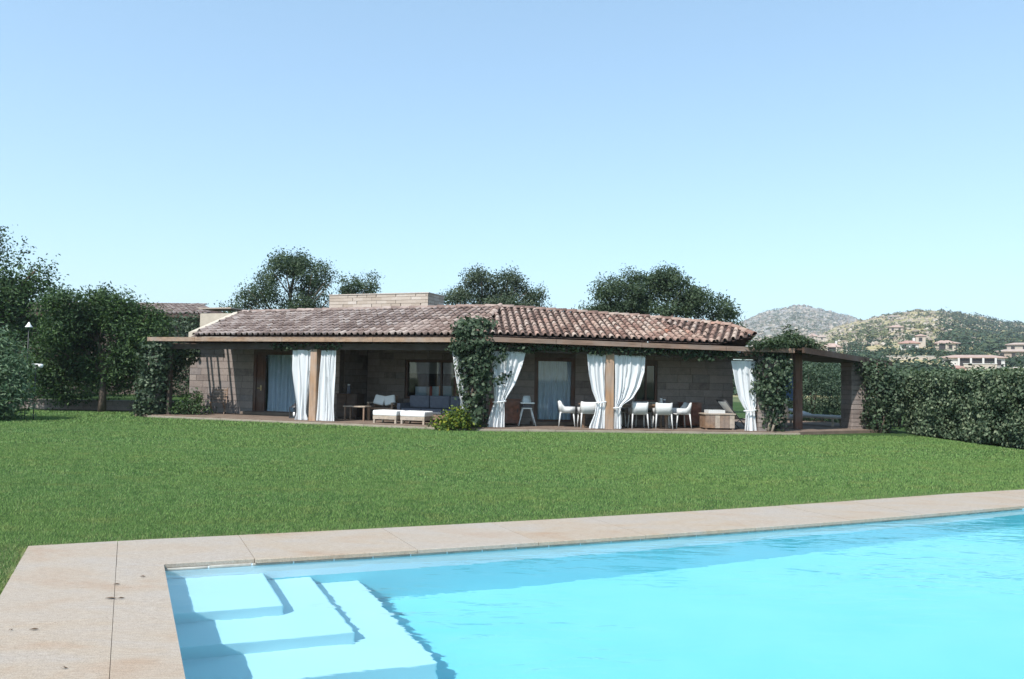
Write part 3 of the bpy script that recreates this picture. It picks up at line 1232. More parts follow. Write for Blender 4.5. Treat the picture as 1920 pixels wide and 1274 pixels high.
post(ML, 6.97, .03, .25, 2.37, M['post'])
post(MR, 4.09, .03, .25, 2.34, M['post'])
post(ML, .86, .12, .13, 2.37, M['beam'])


def column(Mx, s_, r_, w, z1, name='column'):
    """square stone pillar laid in courses"""
    mb = MB().box((s_ - w / 2 + .02, r_ - w / 2 + .02, 0), (s_ + w / 2 - .02, r_ + w / 2 - .02, z1), 0, Mx)
    c = mb.build(name, M['mortar'], villa)
    z = 0.0
    while z < z1 - .04:
        h_ = min(.15 * random.uniform(.85, 1.15), z1 - z)
        link('stone_block', BLOCK, c, Mx @ Matrix.Translation((s_ + random.uniform(-.01, .01), r_, z + h_ / 2)) @ Matrix.Diagonal((w, w, h_ - .012, 1)))
        z += h_
    return c


column(ML, .3, .1, .45, 2.4)
column(MR, .05, .25, .5, 2.38)
column(MR, 8.95, .12, .5, 2.3)

# right-hand pergola
PG = [Vector((8.85, 24.38, 2.60)), Vector((13.1, 27.7, 2.31)), Vector((11.6, 30.4, 2.4)), Vector((7.8, 27.2, 2.62))]
mb = MB()
mb.add(PG + [p - Vector((0, 0, .05)) for p in PG], [(0, 1, 2, 3), (7, 6, 5, 4), (0, 4, 5, 1), (1, 5, 6, 2), (2, 6, 7, 3), (3, 7, 4, 0)])
mb.build('pergola_roof', M['beam'], villa)
mb = MB()
d_ = (PG[1] - PG[0]).normalized()
nn_ = Vector((d_.y, -d_.x, 0)).normalized()
a, b = PG[0] + nn_ * .004, PG[1] + nn_ * .004
vs = [a - Vector((0, 0, .14)), a + Vector((0, 0, .035)), b - Vector((0, 0, .14)), b + Vector((0, 0, .035))]
vs2 = [p + nn_ * .08 for p in vs]
mb.add(vs + vs2, [(0, 1, 3, 2), (4, 6, 7, 5), (0, 4, 5, 1), (2, 3, 7, 6), (0, 2, 6, 4), (1, 5, 7, 3)])
mb.build('fascia', M['beam'], villa)
IDM = Matrix.Identity(4)
MB().box((9.20, 25.95, 0), (9.44, 26.17, 2.5), 0, IDM, .012).build('post', M['dark_post'], villa)
MB().box((9.52, 26.6, 0), (9.64, 26.72, 2.5), 0, IDM, .01).build('post', M['post'], villa)
column(Matrix.Translation((11.62, 27.05, 0)) @ Matrix.Rotation(R(8), 4, 'Z'), 0, 0, .66, 2.28)

# doors and windows
def glazed(name, Mx, o, r, fw, leaves, glass, handle=False, jambw=None):
    s0, s1, z0, z1 = o
    mb = MB()
    mb.box((s0, r - .02, z0), (s0 + fw, r + .1, z1), 0, Mx)
    mb.box((s1 - fw, r - .02, z0), (s1, r + .1, z1), 0, Mx)
    mb.box((s0 + fw, r - .02, z1 - fw), (s1 - fw, r + .1, z1), 0, Mx)
    mb.box((s0 + fw, r - .02, z0), (s1 - fw, r + .1, z0 + fw * .8), 0, Mx)
    o_ = mb.build(name, M['door_wood'], villa)
    for (a, b) in leaves:
        g_ = MB().box((a, r + .05, z0 + fw * .8), (b, r + .058, z1 - fw), 0, Mx).build('pane', glass, o_)
    xs = [q for l_ in leaves for q in l_]
    for x in xs[1:-1:2]:
        MB().box((x, r + .0, z0 + fw * .8), (x + .06, r + .09, z1 - fw), 0, Mx).build('mullion', M['door_wood'], o_)
    return o_


dl = glazed('door', ML, DL, 2.44, .10, [(2.72, 3.05), (3.11, 4.52)], M['glass'])
MB().box((2.72, 2.47, .18), (3.02, 2.5, 2.26), 0, ML).build('door_leaf', M['door_wood'], dl)
mb = MB()
mb.tube([ML @ Vector((2.93, 2.44, 1.02)), ML @ Vector((2.93, 2.38, 1.02)), ML @ Vector((2.82, 2.38, 1.02))], .014, 6)
mb.box((2.905, 2.448, .93), (2.955, 2.462, 1.12), 0, ML)
mb.build('handle', M['brass'], dl)
MB().box((2.4, 2.0, .06), (4.9, 2.39, .16), 0, ML, .01).build('door_step', M['patio'], villa)
dr = glazed('door', MR, DR, 2.06, .12, [(2.14, 3.24)], M['glass'])
MB().box((1.9, 1.6, .06), (3.5, 1.99, .16), 0, MR, .01).build('door_step', M['patio'], villa)
wl = glazed('window', ML, WN, 4.26, .09, [(8.09, 9.42), (9.48, 9.96)], M['glass'])
MB().box((8.05, 4.40, 1.66), (10.0, 4.43, 2.1), 0, ML).build('blind', m_simple('blind_cloth', (.30, .27, .26), .95, .05, 4), wl)
MB().box((8.05, 4.62, .76), (10.0, 4.95, .80), 0, ML).build('shelf', M['wood_mid'], wl)
books = [((.62, .66, .74), .52), ((.75, .62, .55), .16), ((.55, .12, .08), .14), ((.62, .68, .68), .3), ((.6, .22, .08), .2), ((.55, .62, .66), .42), ((.5, .3, .15), .2)]
x = 8.2
for i_, (c_, w_) in enumerate(books):
    MB().box((x, 4.66, .802), (x + w_ - .015, 4.86, 1.18 + random.uniform(-.05, .04)), 0, ML).build('book', m_simple('book_%d' % i_, c_, .6, .08, 6), wl)
    x += w_ * .86
wr = glazed('window', MR, WR, 2.06, .07, [(5.42, 5.7), (5.76, 6.03)], M['glass_dark'])
MB().box((5.30, 1.9, .79), (6.15, 2.05, .84), 0, MR).build('window_sill', M['plaster'], villa)
# serving hatch panel beside the loggia window
hp = MB().box((10.1, 4.05, .75), (11.3, 4.19, 1.55), 0, ML).build('wood_panel', M['wood_red'], villa)
MB().box((10.08, 4.0, 1.552), (11.35, 4.185, 1.60), 0, ML).build('ledge', M['white_paint'], hp)
# wall lamp at the left corner
lm = MB().box((.02, 2.27, 2.22), (.1, 2.38, 2.3), 0, ML).build('wall_lamp', M['dark_metal'], villa)
mb = MB().lathe([(0, .0), (.05, .0), (.075, -.07), (.06, -.12), (0, -.12)], 12, 0, ML @ Matrix.Translation((.06, 2.2, 2.3)))
mb.build('lamp_shade', M['white_paint'], lm)

# patio
mb = MB()
pts = [ML @ Vector((-.3, -.28, .06)), ML @ Vector((LLEN - .05, -.28, .06)), MR @ Vector((.05, -.28, .06)), MR @ Vector((9.9, -.28, .06)),
       Vector((12.6, 26.6, .06)), Vector((12.6, 34, .06)), MR @ Vector((8.9, 8, .06)), MR @ Vector((0, 8, .06)), ML @ Vector((-.3, 8, .06))]
low = [p - Vector((0, 0, .16)) for p in pts]
n = len(pts)
mb.add(pts + low, [tuple(range(n))] + [(i, (i + 1) % n, n + (i + 1) % n, n + i) for i in range(n)])
patio = tag(mb.build('patio', M['patio']), kind='structure')


def edging(Mx, a, b):
    s_ = a
    while s_ < b - .05:
        e = min(s_ + random.uniform(.7, 1.0), b)
        MB().box((s_ + .004, -.40, -.08), (e - .004, -.275, .028 + random.uniform(-.004, .004)), 0, Mx, .008).build('edge_stone', M['kerb'], patio)
        s_ = e


edging(ML, .4, LLEN - .1)
edging(MR, .05, 9.9)

# ------------------------------------------------------------------ neighbours: raised terrace, garden wall, house behind
mb = MB()
mb.add([(-40, 32.7, .36), (-12.2, 32.7, .36), (-12.2, 60, .5), (-40, 60, .5)], [(0, 1, 2, 3)])
tag(mb.build('terrace', M['lawn']), kind='structure')
gw = MB().box((-30, 32.3, -.1), (-12.4, 32.7, .33)).build('garden_wall', M['mortar'])
tag(gw, 'low stone retaining wall under the dark tree at the left', 'wall')
for zr_ in range(2):
    x = -22 - .3 * zr_
    while x < -12.4:
        e = min(x + random.uniform(.5, .9), -12.4)
        link('stone_block', BLOCK, gw, Matrix.Translation(((x + e) / 2, 32.33, .075 + .17 * zr_)) @ Matrix.Diagonal((e - x - .012, .12, .16, 1)))
        x = e
x = -22
while x < -12.4:
    link('coping_stone', BLOCK, gw, Matrix.Translation((x + .5, 32.48, .352)) @ Matrix.Diagonal((.985, .5, .05, 1)))
    x += 1.0

nh = empty('neighbour_house', (-19.9, 44.0, .4), R(-4), 'brown stone house with tiled roof behind the dark tree at left', 'house')
mb = MB().box((-6, -3, 0), (4.3, 3, 4.02))
nw = mb.build('wall', M['mortar'], nh)
rf = MB()
rp = [(-6.5, -3.6, 4.05), (4.9, -3.6, 4.05), (3.0, 0, 4.85), (-6.5, 0, 4.85)]
rf.add(rp + [(p[0], p[1], p[2] - .12) for p in rp], [(0, 1, 2, 3), (4, 5, 1, 0), (5, 6, 2, 1)])
rf.add([(4.9, -3.6, 4.05), (4.9, 3.6, 4.05), (3.0, 0, 4.85)], [(0, 1, 2)])
rf.add([(4.9, 3.6, 4.05), (-6.5, 3.6, 4.05), (-6.5, 0, 4.85), (3.0, 0, 4.85)], [(0, 1, 2, 3)])
nr = rf.build('roof', M['roof_deck'], nh)
rows = []
s = -6.4
while s < 4.85:
    t1 = 1.0 if s < 3.0 else (4.9 - s) / 1.9
    p0, p1 = Vector((s, -3.62, 4.07)), Vector((s, lerp(-3.62, 0, t1), lerp(4.07, 4.87, t1)))
    lay_row(p0, p1, Vector((1, 0, 0)), rows)
    s += .23
joined('roof_tiles', rows, M['tile_j'], False, nr)
mb = MB()
mb.box((2.6, -3.08, 1.9), (3.7, -2.98, 3.2))
wn_ = mb.build('window', M['glass_dark'], nh)
MB().box((2.5, -3.12, 1.78), (3.8, -2.985, 1.88)).build('sill', M['plaster'], wn_)
mb = MB()
mb.box((-.75, -.5, 0), (.75, .5, 3.93), 0)
pb = mb.build('plaster_block', M['plaster'], None, Matrix.Translation((-12.1, 33.4, .3)) @ Matrix.Rotation(R(-18), 4, 'Z'))
MB().box((-.8, -.55, 3.9), (.8, .55, 3.95)).build('coping', M['brick'], pb)
pb.data.transform(Matrix.Diagonal((1, 1, .945, 1)))
tag(pb, 'cream plastered block rising behind the left end of the tiled roof', 'chimney')

# ------------------------------------------------------------------ curtains
def curtain(label, Mx, rows_, folds=5, amp=.030, r_=-.02, tie=None):
    """rows_: (z, left, right) from top to bottom, in the wing frame"""
    rows_ = sorted(rows_, key=lambda q: -q[0])
    nz, nx = 46, folds * 8
    zs = [q[0] for q in rows_]
    vs, fs = [], []
    ph = random.uniform(0, 6)
    wmax = max(q[2] - q[1] for q in rows_)
    for i in range(nz + 1):
        z = lerp(zs[0], zs[-1], i / nz)
        for (za, la, ra), (zb, lb, rb) in zip(rows_, rows_[1:]):
            if zb <= z <= za + 1e-6:
                k = (za - z) / max(za - zb, 1e-6)
                k = k * k * (3 - 2 * k) if False else k
                l_, r2 = lerp(la, lb, k), lerp(ra, rb, k)
        wd = r2 - l_
        am = amp * (1 + 1.1 * (1 - wd / wmax)) * (0.55 + .45 * min(1, i / 8))
        for j in range(nx + 1):
            t_ = j / nx
            tw_ = t_ + .07 * math.sin(5.1 * t_ + ph) + .035 * math.sin(11 * t_ + 2 * ph)
            a = tw_ * folds * 2 * math.pi + ph + .9 * math.sin(z * 1.3 + t_ * 4 + ph)
            y = am * (math.sin(a) + .25 * math.sin(.6 * a + z * 1.1 + ph)) + .02 * math.sin(z * 3 + t_ * 9)
            x = lerp(l_, r2, t_) + .018 * math.sin(a * 1.5 + z * 2)
            vs.append(Mx @ Vector((x, r_ + y, z)))
    for i in range(nz):
        for j in range(nx):
            a = i * (nx + 1) + j
            fs.append((a, a + 1, a + nx + 2, a + nx + 1))
    o = empty('curtain', Mx @ Vector(((rows_[-1][1] + rows_[-1][2]) / 2, r_, rows_[-1][0])), 0, label, 'curtain', 'white curtains along the porch')
    inv = Matrix.Translation(-Vector(o.location))
    mb = MB()
    mb.add(vs, fs, 0, inv, True)
    mb.build('cloth', M['cloth'], o)
    mb = MB()
    mb.tube([inv @ (Mx @ Vector((rows_[0][1] - .03, r_, zs[0] + .01))), inv @ (Mx @ Vector((rows_[0][2] + .03, r_, zs[0] + .01)))], .014, 8)
    mb.build('rail', M['dark_metal'], o)
    if tie:
        z, l_, r2 = tie
        c = Mx @ Vector(((l_ + r2) / 2, r_, z))
        mb = MB()
        ring = []
        for k in range(17):
            a = 2 * math.pi * k / 16
            ring.append(inv @ (Mx @ Vector(((l_ + r2) / 2 + ((r2 - l_) / 2 + .03) * math.cos(a), r_ + .16 * math.sin(a), z + .02 * math.cos(a)))))
        mb.tube(ring, .022, 6)
        mb.build('tie_band', M['cloth'], o)
    return o


curtain('white curtain tied narrow left of the left wooden post', ML,
        [(2.345, 6.10, 6.84), (1.75, 6.13, 6.84), (1.1, 6.24, 6.78), (.55, 6.32, 6.72), (.3, 6.34, 6.70), (.07, 6.26, 6.78)], 5)
curtain('straight white curtain hanging right of the left wooden post', ML,
        [(2.335, 7.20, 7.76), (1.2, 7.15, 7.76), (.07, 7.08, 7.80)], 5)
curtain('white curtain slanting into the left side of the central vine', ML,
        [(2.32, 11.88, 12.5), (1.5, 12.05, 12.55), (.85, 12.2, 12.55), (.07, 12.2, 12.6)], 5)
curtain('white curtain tied back on the right side of the central vine', MR,
        [(2.37, .46, 1.52), (1.95, .50, 1.42), (1.36, .58, 1.20), (1.0, .62, .99), (.82, .62, .90), (.45, .50, .93), (.07, .41, .93)], 5, tie=(.83, .60, .92))
curtain('white curtain tied back left of the right wooden post', MR,
        [(2.36, 3.38, 3.95), (1.73, 3.43, 3.95), (1.2, 3.55, 3.95), (.86, 3.70, 3.95), (.5, 3.64, 3.93), (.07, 3.48, 3.94)], 5, tie=(.86, 3.70, 3.96))
curtain('billowing white curtain tied back right of the right wooden post', MR,
        [(2.33, 4.24, 5.17), (1.8, 4.24, 5.15), (1.35, 4.24, 5.02), (1.0, 4.24, 4.80), (.80, 4.24, 4.50), (.70, 4.24, 4.43), (.4, 4.23, 4.46), (.07, 4.23, 4.48)], 5, tie=(.71, 4.23, 4.43))
curtain('white curtain tied back left of the right vine column', MR,
        [(2.2, 7.86, 8.68), (1.5, 7.97, 8.70), (1.05, 8.08, 8.68), (.80, 8.22, 8.64), (.68, 8.33, 8.60), (.35, 8.32, 8.64), (.06, 8.29, 8.68)], 5, tie=(.68, 8.32, 8.61))


def inner_curtain(label, Mx, s0, s1, z0, z1, r_, folds):
    vs, fs = [], []
    nx, nz = folds * 8, 6
    for i in range(nz + 1):
        z = lerp(z1, z0, i / nz)
        for j in range(nx + 1):
            a = j / nx * folds * 2 * math.pi
            vs.append(Mx @ Vector((lerp(s0, s1, j / nx) + .02 * math.sin(a * .7 + z), r_ + .05 * math.sin(a + .5 * math.sin(z * 2)), z)))
    for i in range(nz):
        for j in range(nx):
            a = i * (nx + 1) + j
            fs.append((a, a + 1, a + nx + 2, a + nx + 1))
    o = empty('door_curtain', Mx @ Vector(((s0 + s1) / 2, r_, z0)), 0, label, 'curtain')
    inv = Matrix.Translation(-Vector(o.location))
    mb = MB()
    mb.add(vs, fs, 0, inv, True)
    mb.build('cloth', M['sheer'], o)
    mb = MB()
    mb.tube([inv @ (Mx @ Vector((s0, r_, z1 + .02))), inv @ (Mx @ Vector((s1, r_, z1 + .02)))], .015, 6)
    mb.build('rail', M['dark_metal'], o)
    return o


inner_curtain('pale pleated curtain inside the left glazed door', ML, 3.1, 4.6, .14, 2.28, 2.62, 8)
inner_curtain('blue-grey curtain inside the right glazed door', MR, 2.1, 3.28, .16, 2.2, 2.28, 8)

# ------------------------------------------------------------------ furniture
FZ = .06


def place(name, label, cat, Mx, s_, r_, rz=0.0, group=None):
    p = Mx @ Vector((s_, r_, FZ))
    return empty(name, p, Mx.to_euler().z + rz, label, cat, group)


def armchair_parts():
    """white dining armchair: local +y is the sitter's front, back at -y"""
    parts = []
    mb = MB().box((-.25, -.22, .43), (.25, .25, .465), 0, None, .014)
    parts.append(('seat', mb.mesh('seat', M['resin'])))
    # shell: back and arms in one curved band
    vs, fs = [], []
    n = 22
    prof_ = []
    for i in range(n + 1):
        t_ = i / n
        a = math.pi * t_
        ca, sa = math.cos(a), math.sin(a)
        x = -.275 * (1 if ca > 0 else -1) * abs(ca) ** .35
        y = .25 - .50 * sa ** .5
        back = max(0.0, min(1.0, (sa - .45) / .25))
        back = back * back * (3 - 2 * back)
        top = .63 + .185 * back - .02 * back * max(0, sa - .8) / .2
        prof_.append((x, y, top, 1.0 + .06 * back))
    for th in (0, .022):
        for (x, y, top, fl) in prof_:
            k = 1 - th / .28
            vs.append((x * k, y * k + (.0 if th == 0 else .006), .44))
            vs.append((x * k * fl, (y * k) - .05 * (top - .63) / .18, top))
    m_ = 2 * (n + 1)
    for i in range(n):
        a = 2 * i
        fs.append((a, a + 2, a + 3, a + 1))
        fs.append((m_ + a, m_ + a + 1, m_ + a + 3, m_ + a + 2))
        fs.append((a + 1, a + 3, m_ + a + 3, m_ + a + 1))
        fs.append((a, m_ + a, m_ + a + 2, a + 2))
    fs += [(0, 1, m_ + 1, m_), (2 * n, m_ + 2 * n, m_ + 2 * n + 1, 2 * n + 1)]
    mb = MB()
    mb.add(vs, fs, 0, None, True)
    parts.append(('backrest', mb.mesh('backrest', M['resin'])))
    for sx in (-1, 1):
        for sy in (-1, 1):
            mb = MB()
            mb.tube([(sx * .23, sy * .2, .45), (sx * .26, sy * .25, .0)], [.024, .016], 8)
            parts.append(('leg', mb.mesh('leg', M['resin'])))
    return parts


CHAIR = armchair_parts()


def chair(label, Mx, s_, r_, rz):
    o = place('dining_chair', label, 'chair', Mx, s_, r_, rz, 'white dining armchairs')
    for n_, me in CHAIR:
        link(n_, me, o)
    return o


chair('white dining armchair at the left end of the long table', MR, 2.93, .85, R(-90 - 8))
chair('white dining armchair seen from behind, left of the tied curtain', MR, 3.50, .40, R(4))
chair('white dining armchair seen from behind beside the billowing curtain', MR, 5.08, .38, R(2))
chair('white dining armchair seen from behind, nearest the right table end', MR, 5.84, .36, R(-3))
chair('white dining armchair at the right end of the long table', MR, 6.55, .82, R(90 + 6))
chair('white dining armchair across the table, partly hidden by the billowing curtain', MR, 4.62, 1.45, R(180))
chair('white dining armchair across the table, seen between two near chairs', MR, 5.45, 1.45, R(182))

tb = place('dining_table', 'long dark wooden dining table among the white armchairs', 'table', MR, 4.72, .95)
MB().box((-1.45, -.42, .70), (1.45, .42, .745), 0, None, .008).build('tabletop', M['wood_mid'], tb)
for sx in (-1, 1):
    for sy in (-1, 1):
        MB().box((sx * 1.3 - .04, sy * .33 - .04, 0), (sx * 1.3 + .04, sy * .33 + .04, .70), 0, None, .006).build('leg', M['wood_mid'], tb)
MB().box((-1.25, -.3, .62), (1.25, .3, .699)).build('apron', M['wood_mid'], tb)


def jar(label, Mx, s_, r_, z, h, rad, mat):
    p = Mx @ Vector((s_, r_, z))
    o = empty('jar', p, 0, label, 'jar')
    MB().lathe([(0, 0), (rad, 0), (rad * 1.05, h * .5), (rad * .7, h * .8), (rad * .75, h), (0, h)], 12).build('body', mat, o)
    MB().lathe([(0, h + .001), (rad * .8, h + .001), (rad * .8, h + .03), (0, h + .035)], 12).build('lid', M['white_paint'], o)


jar('small pale jar on the table behind the right-hand chairs', MR, 5.95, .95, FZ + .745, .15, .055, M['resin'])
jar('small grey jar on the table at its right end', MR, 6.08, 1.05, FZ + .745, .12, .05, M['cushion_grey'])

# child's high chair
o = place('high_chair', "white child's high chair with tray and splayed legs", 'high chair', MR, 1.70, 1.2, R(180))
MB().box((-.16, -.16, .52), (.16, .14, .56), 0, None, .02).build('seat', M['white_paint'], o)
mb = MB()
vs, fs = [], []
for i in range(9):
    a = math.pi * i / 8
    x = -.15 * math.cos(a)
    y = -.05 - .11 * math.sin(a)
    for z, k in ((.55, 1), (.78, 1.0), (.93, .72)):
        vs.append((x * k, y - (z - .55) * .15, z))
        vs.append((x * k * .9, y * .9 - (z - .55) * .15 + .01, z))
for i in range(8):
    b_ = i * 6
    for q in (0, 2):
        fs += [(b_ + q, b_ + 6 + q, b_ + 8 + q, b_ + 2 + q), (b_ + q + 1, b_ + 3 + q, b_ + 9 + q, b_ + 7 + q)]
    fs += [(b_ + 4, b_ + 10, b_ + 11, b_ + 5)]
mb.add(vs, fs, 0, None, True)
mb.build('backrest', M['white_paint'], o)
mb = MB().box((-.22, .06, .70), (.22, .32, .725), 0, None, .03)
mb.build('tray', M['white_paint'], o)
MB().box((-.14, -.1, .57), (.14, .12, .70), 0, None, .03).build('insert', M['cushion_grey'], o)
for sx in (-1, 1):
    for sy in (-1, 1):
        mb = MB()
        mb.tube([(sx * .13, sy * .12, .54), (sx * .27, sy * .26, 0)], [.016, .013], 8)
        mb.build('leg', M['white_paint'], o)

# sideboard behind the central vine
def cabinet(name, label, Mx, s_, r_, w, d, h, mat, doors=2, rz=0):
    o = place(name, label, 'cabinet', Mx, s_, r_, rz)
    MB().box((-w / 2, -d / 2, .06), (w / 2, d / 2, h - .03)).build('body', mat, o)
    MB().box((-w / 2 - .03, -d / 2 - .03, h - .03), (w / 2 + .03, d / 2 + .03, h), 0, None, .006).build('top', mat, o)
    for k in range(doors):
        a = -w / 2 + .02 + k * (w - .04) / doors
        b = a + (w - .04) / doors - .015
        dd = MB().box((a, -d / 2 - .018, .1), (b, -d / 2 - .001, h - .06), 0, None, .004).build('cabinet_door', mat, o)
        MB().box((b - .05, -d / 2 - .035, h * .5), (b - .03, -d / 2 - .017, h * .5 + .1)).build('handle', M['dark_metal'], dd)
    for sx in (-1, 1):
        for sy in (-1, 1):
            MB().box((sx * (w / 2 - .05) - .025, sy * (d / 2 - .05) - .025, 0), (sx * (w / 2 - .05) + .025, sy * (d / 2 - .05) + .025, .06)).build('foot', mat, o)
    return o


cabinet('sideboard', 'reddish brown sideboard against the wall beside the high chair', MR, 1.02, 1.55, .95, .45, .82, M['wood_red'])
cabinet('cabinet', 'narrow brown cabinet against the wall right of the dining table', MR, 7.1, 1.65, .62, .45, .80, M['wood_red'])
o = cabinet('loggia_cabinet', 'dark wooden cabinet in the shade right of the straight curtain', ML, 7.15, 1.9, .8, .5, .86, M['beam'])
jar('small pale jar on the dark cabinet behind the straight curtain', ML, 7.1, 1.85, FZ + .86, .28, .06, M['cushion_grey'])

# armchair with cushions in the loggia
o = place('wooden_armchair', 'dark wooden armchair with two pale cushions in the loggia', 'armchair', ML, 8.45, 1.9, R(10))
MB().box((-.4, -.35, .36), (.4, .35, .42), 0, None, .01).build('seat', M['wood_mid'], o)
MB().box((-.4, .30, .44), (.4, .36, .82), 0, None, .01).build('backrest', M['wood_mid'], o)
for sx in (-1, 1):
    MB().box((sx * .42 - .035, -.38, .56), (sx * .42 + .035, .36, .60), 0, None, .01).build('armrest', M['wood_light'], o)
    for sy in (-1, 1):
        MB().box((sx * .42 - .03, sy * .32 - .03, 0), (sx * .42 + .03, sy * .32 + .03, .558), 0, None, .005).build('leg', M['wood_mid'], o)
for k, x in enumerate((-.2, .2)):
    cs = MB().box((-.19, -.06, -.17), (.19, .06, .17), 0, None, .05)
    c = cs.build('cushion', M['cushion_white'], None, Matrix.Translation(ML @ Vector((8.45 + x, 1.98, FZ + .66))) @ Matrix.Rotation(aL + .17, 4, 'Z') @ Matrix.Rotation(R(-22), 4, 'X') @ Matrix.Rotation(R(-12 if k else 10), 4, 'Y'))
    tag(c, ('left' if k == 0 else 'right') + ' pale cushion leaning on the dark wooden armchair', 'cushion', 'pale cushions on the wooden armchair')

# small side table by the armchair
o = place('side_table', 'low wooden side table beside the dark wooden armchair', 'table', ML, 7.95, 1.05)
MB().box((-.42, -.22, .44), (.42, .22, .48), 0, None, .006).build('tabletop', M['wood_light'], o)
for sx in (-1, 1):
    for sy in (-1, 1):
        MB().box((sx * .36 - .025, sy * .17 - .025, 0), (sx * .36 + .025, sy * .17 + .025, .44)).build('leg', M['wood_mid'], o)

# two ottomans and the sofa
for lab, s_ in (('white cushioned ottoman on the left at the porch edge', 9.52), ('white cushioned ottoman on the right in front of the sofa', 10.50)):
    o = place('ottoman', lab, 'ottoman', ML, s_, .42, 0, 'white cushioned ottomans')
    MB().box((-.42, -.30, .12), (.42, .30, .235), 0, None, .006).build('frame', M['wood_light'], o)
    MB().box((-.43, -.31, .237), (.43, .31, .40), 0, None, .045).build('cushion', M['cushion_white'], o)
    for sx in (-1, 1):
        for sy in (-1, 1):
            MB().box((sx * .38 - .03, sy * .26 - .03, 0), (sx * .38 + .03, sy * .26 + .03, .119)).build('leg', M['wood_light'], o)
o = place('sofa', 'long grey cushioned sofa behind the white ottomans', 'sofa', ML, 10.55, 1.75)
MB().box((-1.15, -.42, .1), (1.15, .42, .26), 0, None, .01).build('frame', M['wood_mid'], o)
for k in range(3):
    x0 = -1.12 + k * .75
    MB().box((x0, -.44, .262), (x0 + .735, .25, .44), 0, None, .05).build('seat_cushion', M['cushion_grey'], o)
    MB().box((x0, .16, .442), (x0 + .735, .38, .86), 0, None, .06).build('back_cushion', M['cushion_grey'], o)
for sx in (-1, 1):
    MB().box((sx * 1.21 - .06, -.42, .1), (sx * 1.21 + .06, .42, .60), 0, None, .015).build('armrest', M['cushion_grey'], o)
    for sy in (-1, 1):
        MB().box((sx * 1.1 - .03, sy * .36 - .03, 0), (sx * 1.1 + .03, sy * .36 + .03, .1)).build('leg', M['wood_mid'], o)

# coffee-table chest with papers, reclining chair
o = place('wooden_chest', 'weathered plank chest table right of the dining table', 'chest', MR, 7.62, .55)
for k in range(6):
    a = -.46 + k * .155
    MB().box((a, -.29, .05), (a + .15, -.265, .46)).build('plank', M['wood_light'] if k in (2, 5) else M['wood_mid'], o)
MB().box((-.46, -.262, .05), (.47, .28, .45)).build('body', M['wood_mid'], o)
MB().box((-.49, -.31, .462), (.50, .31, .50), 0, None, .006).build('top', M['wood_light'], o)
for sx in (-1, 1):
    for sy in (-1, 1):
        MB().box((sx * .42 - .03, sy * .24 - .03, 0), (sx * .42 + .03, sy * .24 + .03, .049)).build('foot', M['wood_mid'], o)
bx = place('tray', 'pale shallow tray lying on the weathered chest table', 'tray', MR, 7.55, .55, R(4))
bx.location.z += .501
mb = MB().box((-.27, -.18, 0), (.27, .18, .012))
mb.build('base', M['resin'], bx)
for a, b in (((-.27, -.18), (.27, -.165)), ((-.27, .165), (.27, .18)), ((-.27, -.164), (-.255, .164)), ((.255, -.164), (.27, .164))):
    MB().box((a[0], a[1], .013), (b[0], b[1], .10)).build('side', M['resin'], bx)
o = place('folding_chair', 'reclining folding chair with pale sling right of the chest', 'chair', MR, 8.28, .75, R(-80))
sl = MB()
sl.add([(-.25, -.05, .36), (.25, -.05, .36), (.25, .42, .30), (-.25, .42, .30), (-.25, -.45, .86), (.25, -.45, .86),
        (-.25, -.05, .34), (.25, -.05, .34), (.25, .42, .28), (-.25, .42, .28), (-.25, -.47, .85), (.25, -.47, .85)],
       [(0, 1, 2, 3), (4, 5, 1, 0), (6, 9, 8, 7), (10, 6, 7, 11), (4, 10, 11, 5), (3, 2, 8, 9)])
sl.build('sling', M['cushion_white'], o)
for sx in (-1, 1):
    mb = MB()
    mb.tube([(sx * .28, -.5, .9), (sx * .28, -.02, .34), (sx * .28, .3, 0)], .018, 8)
    mb.tube([(sx * .28, .45, .32), (sx * .28, -.02, .30), (sx * .28, -.4, 0)], .018, 8)
    mb.build('side_frame', M['dark_metal'], o)
MB().tube([(-.28, -.5, .9), (.28, -.5, .9)], .016, 8).build('cross_bar', M['dark_metal'], o)

# wooden folding chair by the left wall, lantern by the door
o = place('wooden_chair', 'brown wooden slatted chair against the sunlit left wall', 'chair', ML, 1.75, 1.55, R(-150))
for k in range(5):
    MB().box((-.24, -.22 + k * .09, .42), (.24, -.22 + k * .09 + .07, .44)).build('slat', M['wood_mid'], o)
for k in range(4):
    MB().box((-.24, -.30 - k * .025, .52 + k * .10), (.24, -.28 - k * .025, .59 + k * .10)).build('back_slat', M['wood_mid'], o)
for sx in (-1, 1):
    mb = MB()
    mb.tube([(sx * .26, -.40, .95), (sx * .26, -.2, .4), (sx * .26, .22, 0)], .02, 8)
    mb.build('leg', M['wood_mid'], o)
    mb = MB()
    mb.tube([(sx * .225, .22, .42), (sx * .225, -.02, .25), (sx * .225, -.3, 0)], .02, 8)
    mb.build('leg', M['wood_mid'], o)
    MB().box((sx * .27 - .025, -.3, .62), (sx * .27 + .025, .22, .645)).build('armrest', M['wood_mid'], o)
o = place('lantern', 'small black lantern on the floor by the left glazed door', 'lantern', ML, 5.62, .85)
MB().box((-.13, -.13, 0), (.13, .13, .05)).build('base', M['dark_metal'], o)
for sx in (-1, 1):
    for sy in (-1, 1):
        MB().box((sx * .115 - .012, sy * .115 - .012, .051), (sx * .115 + .012, sy * .115 + .012, .36)).build('frame_bar', M['dark_metal'], o)
MB().lathe([(0, .52), (.03, .5), (.04, .46), (.18, .37), (.18, .361), (0, .361)], 4, 0, Matrix.Rotation(R(45), 4, 'Z')).build('roof', M['dark_metal'], o)
MB().lathe([(0, .052), (.05, .052), (.05, .2), (0, .2)], 10).build('candle', M['cushion_white'], o)
mb = MB()
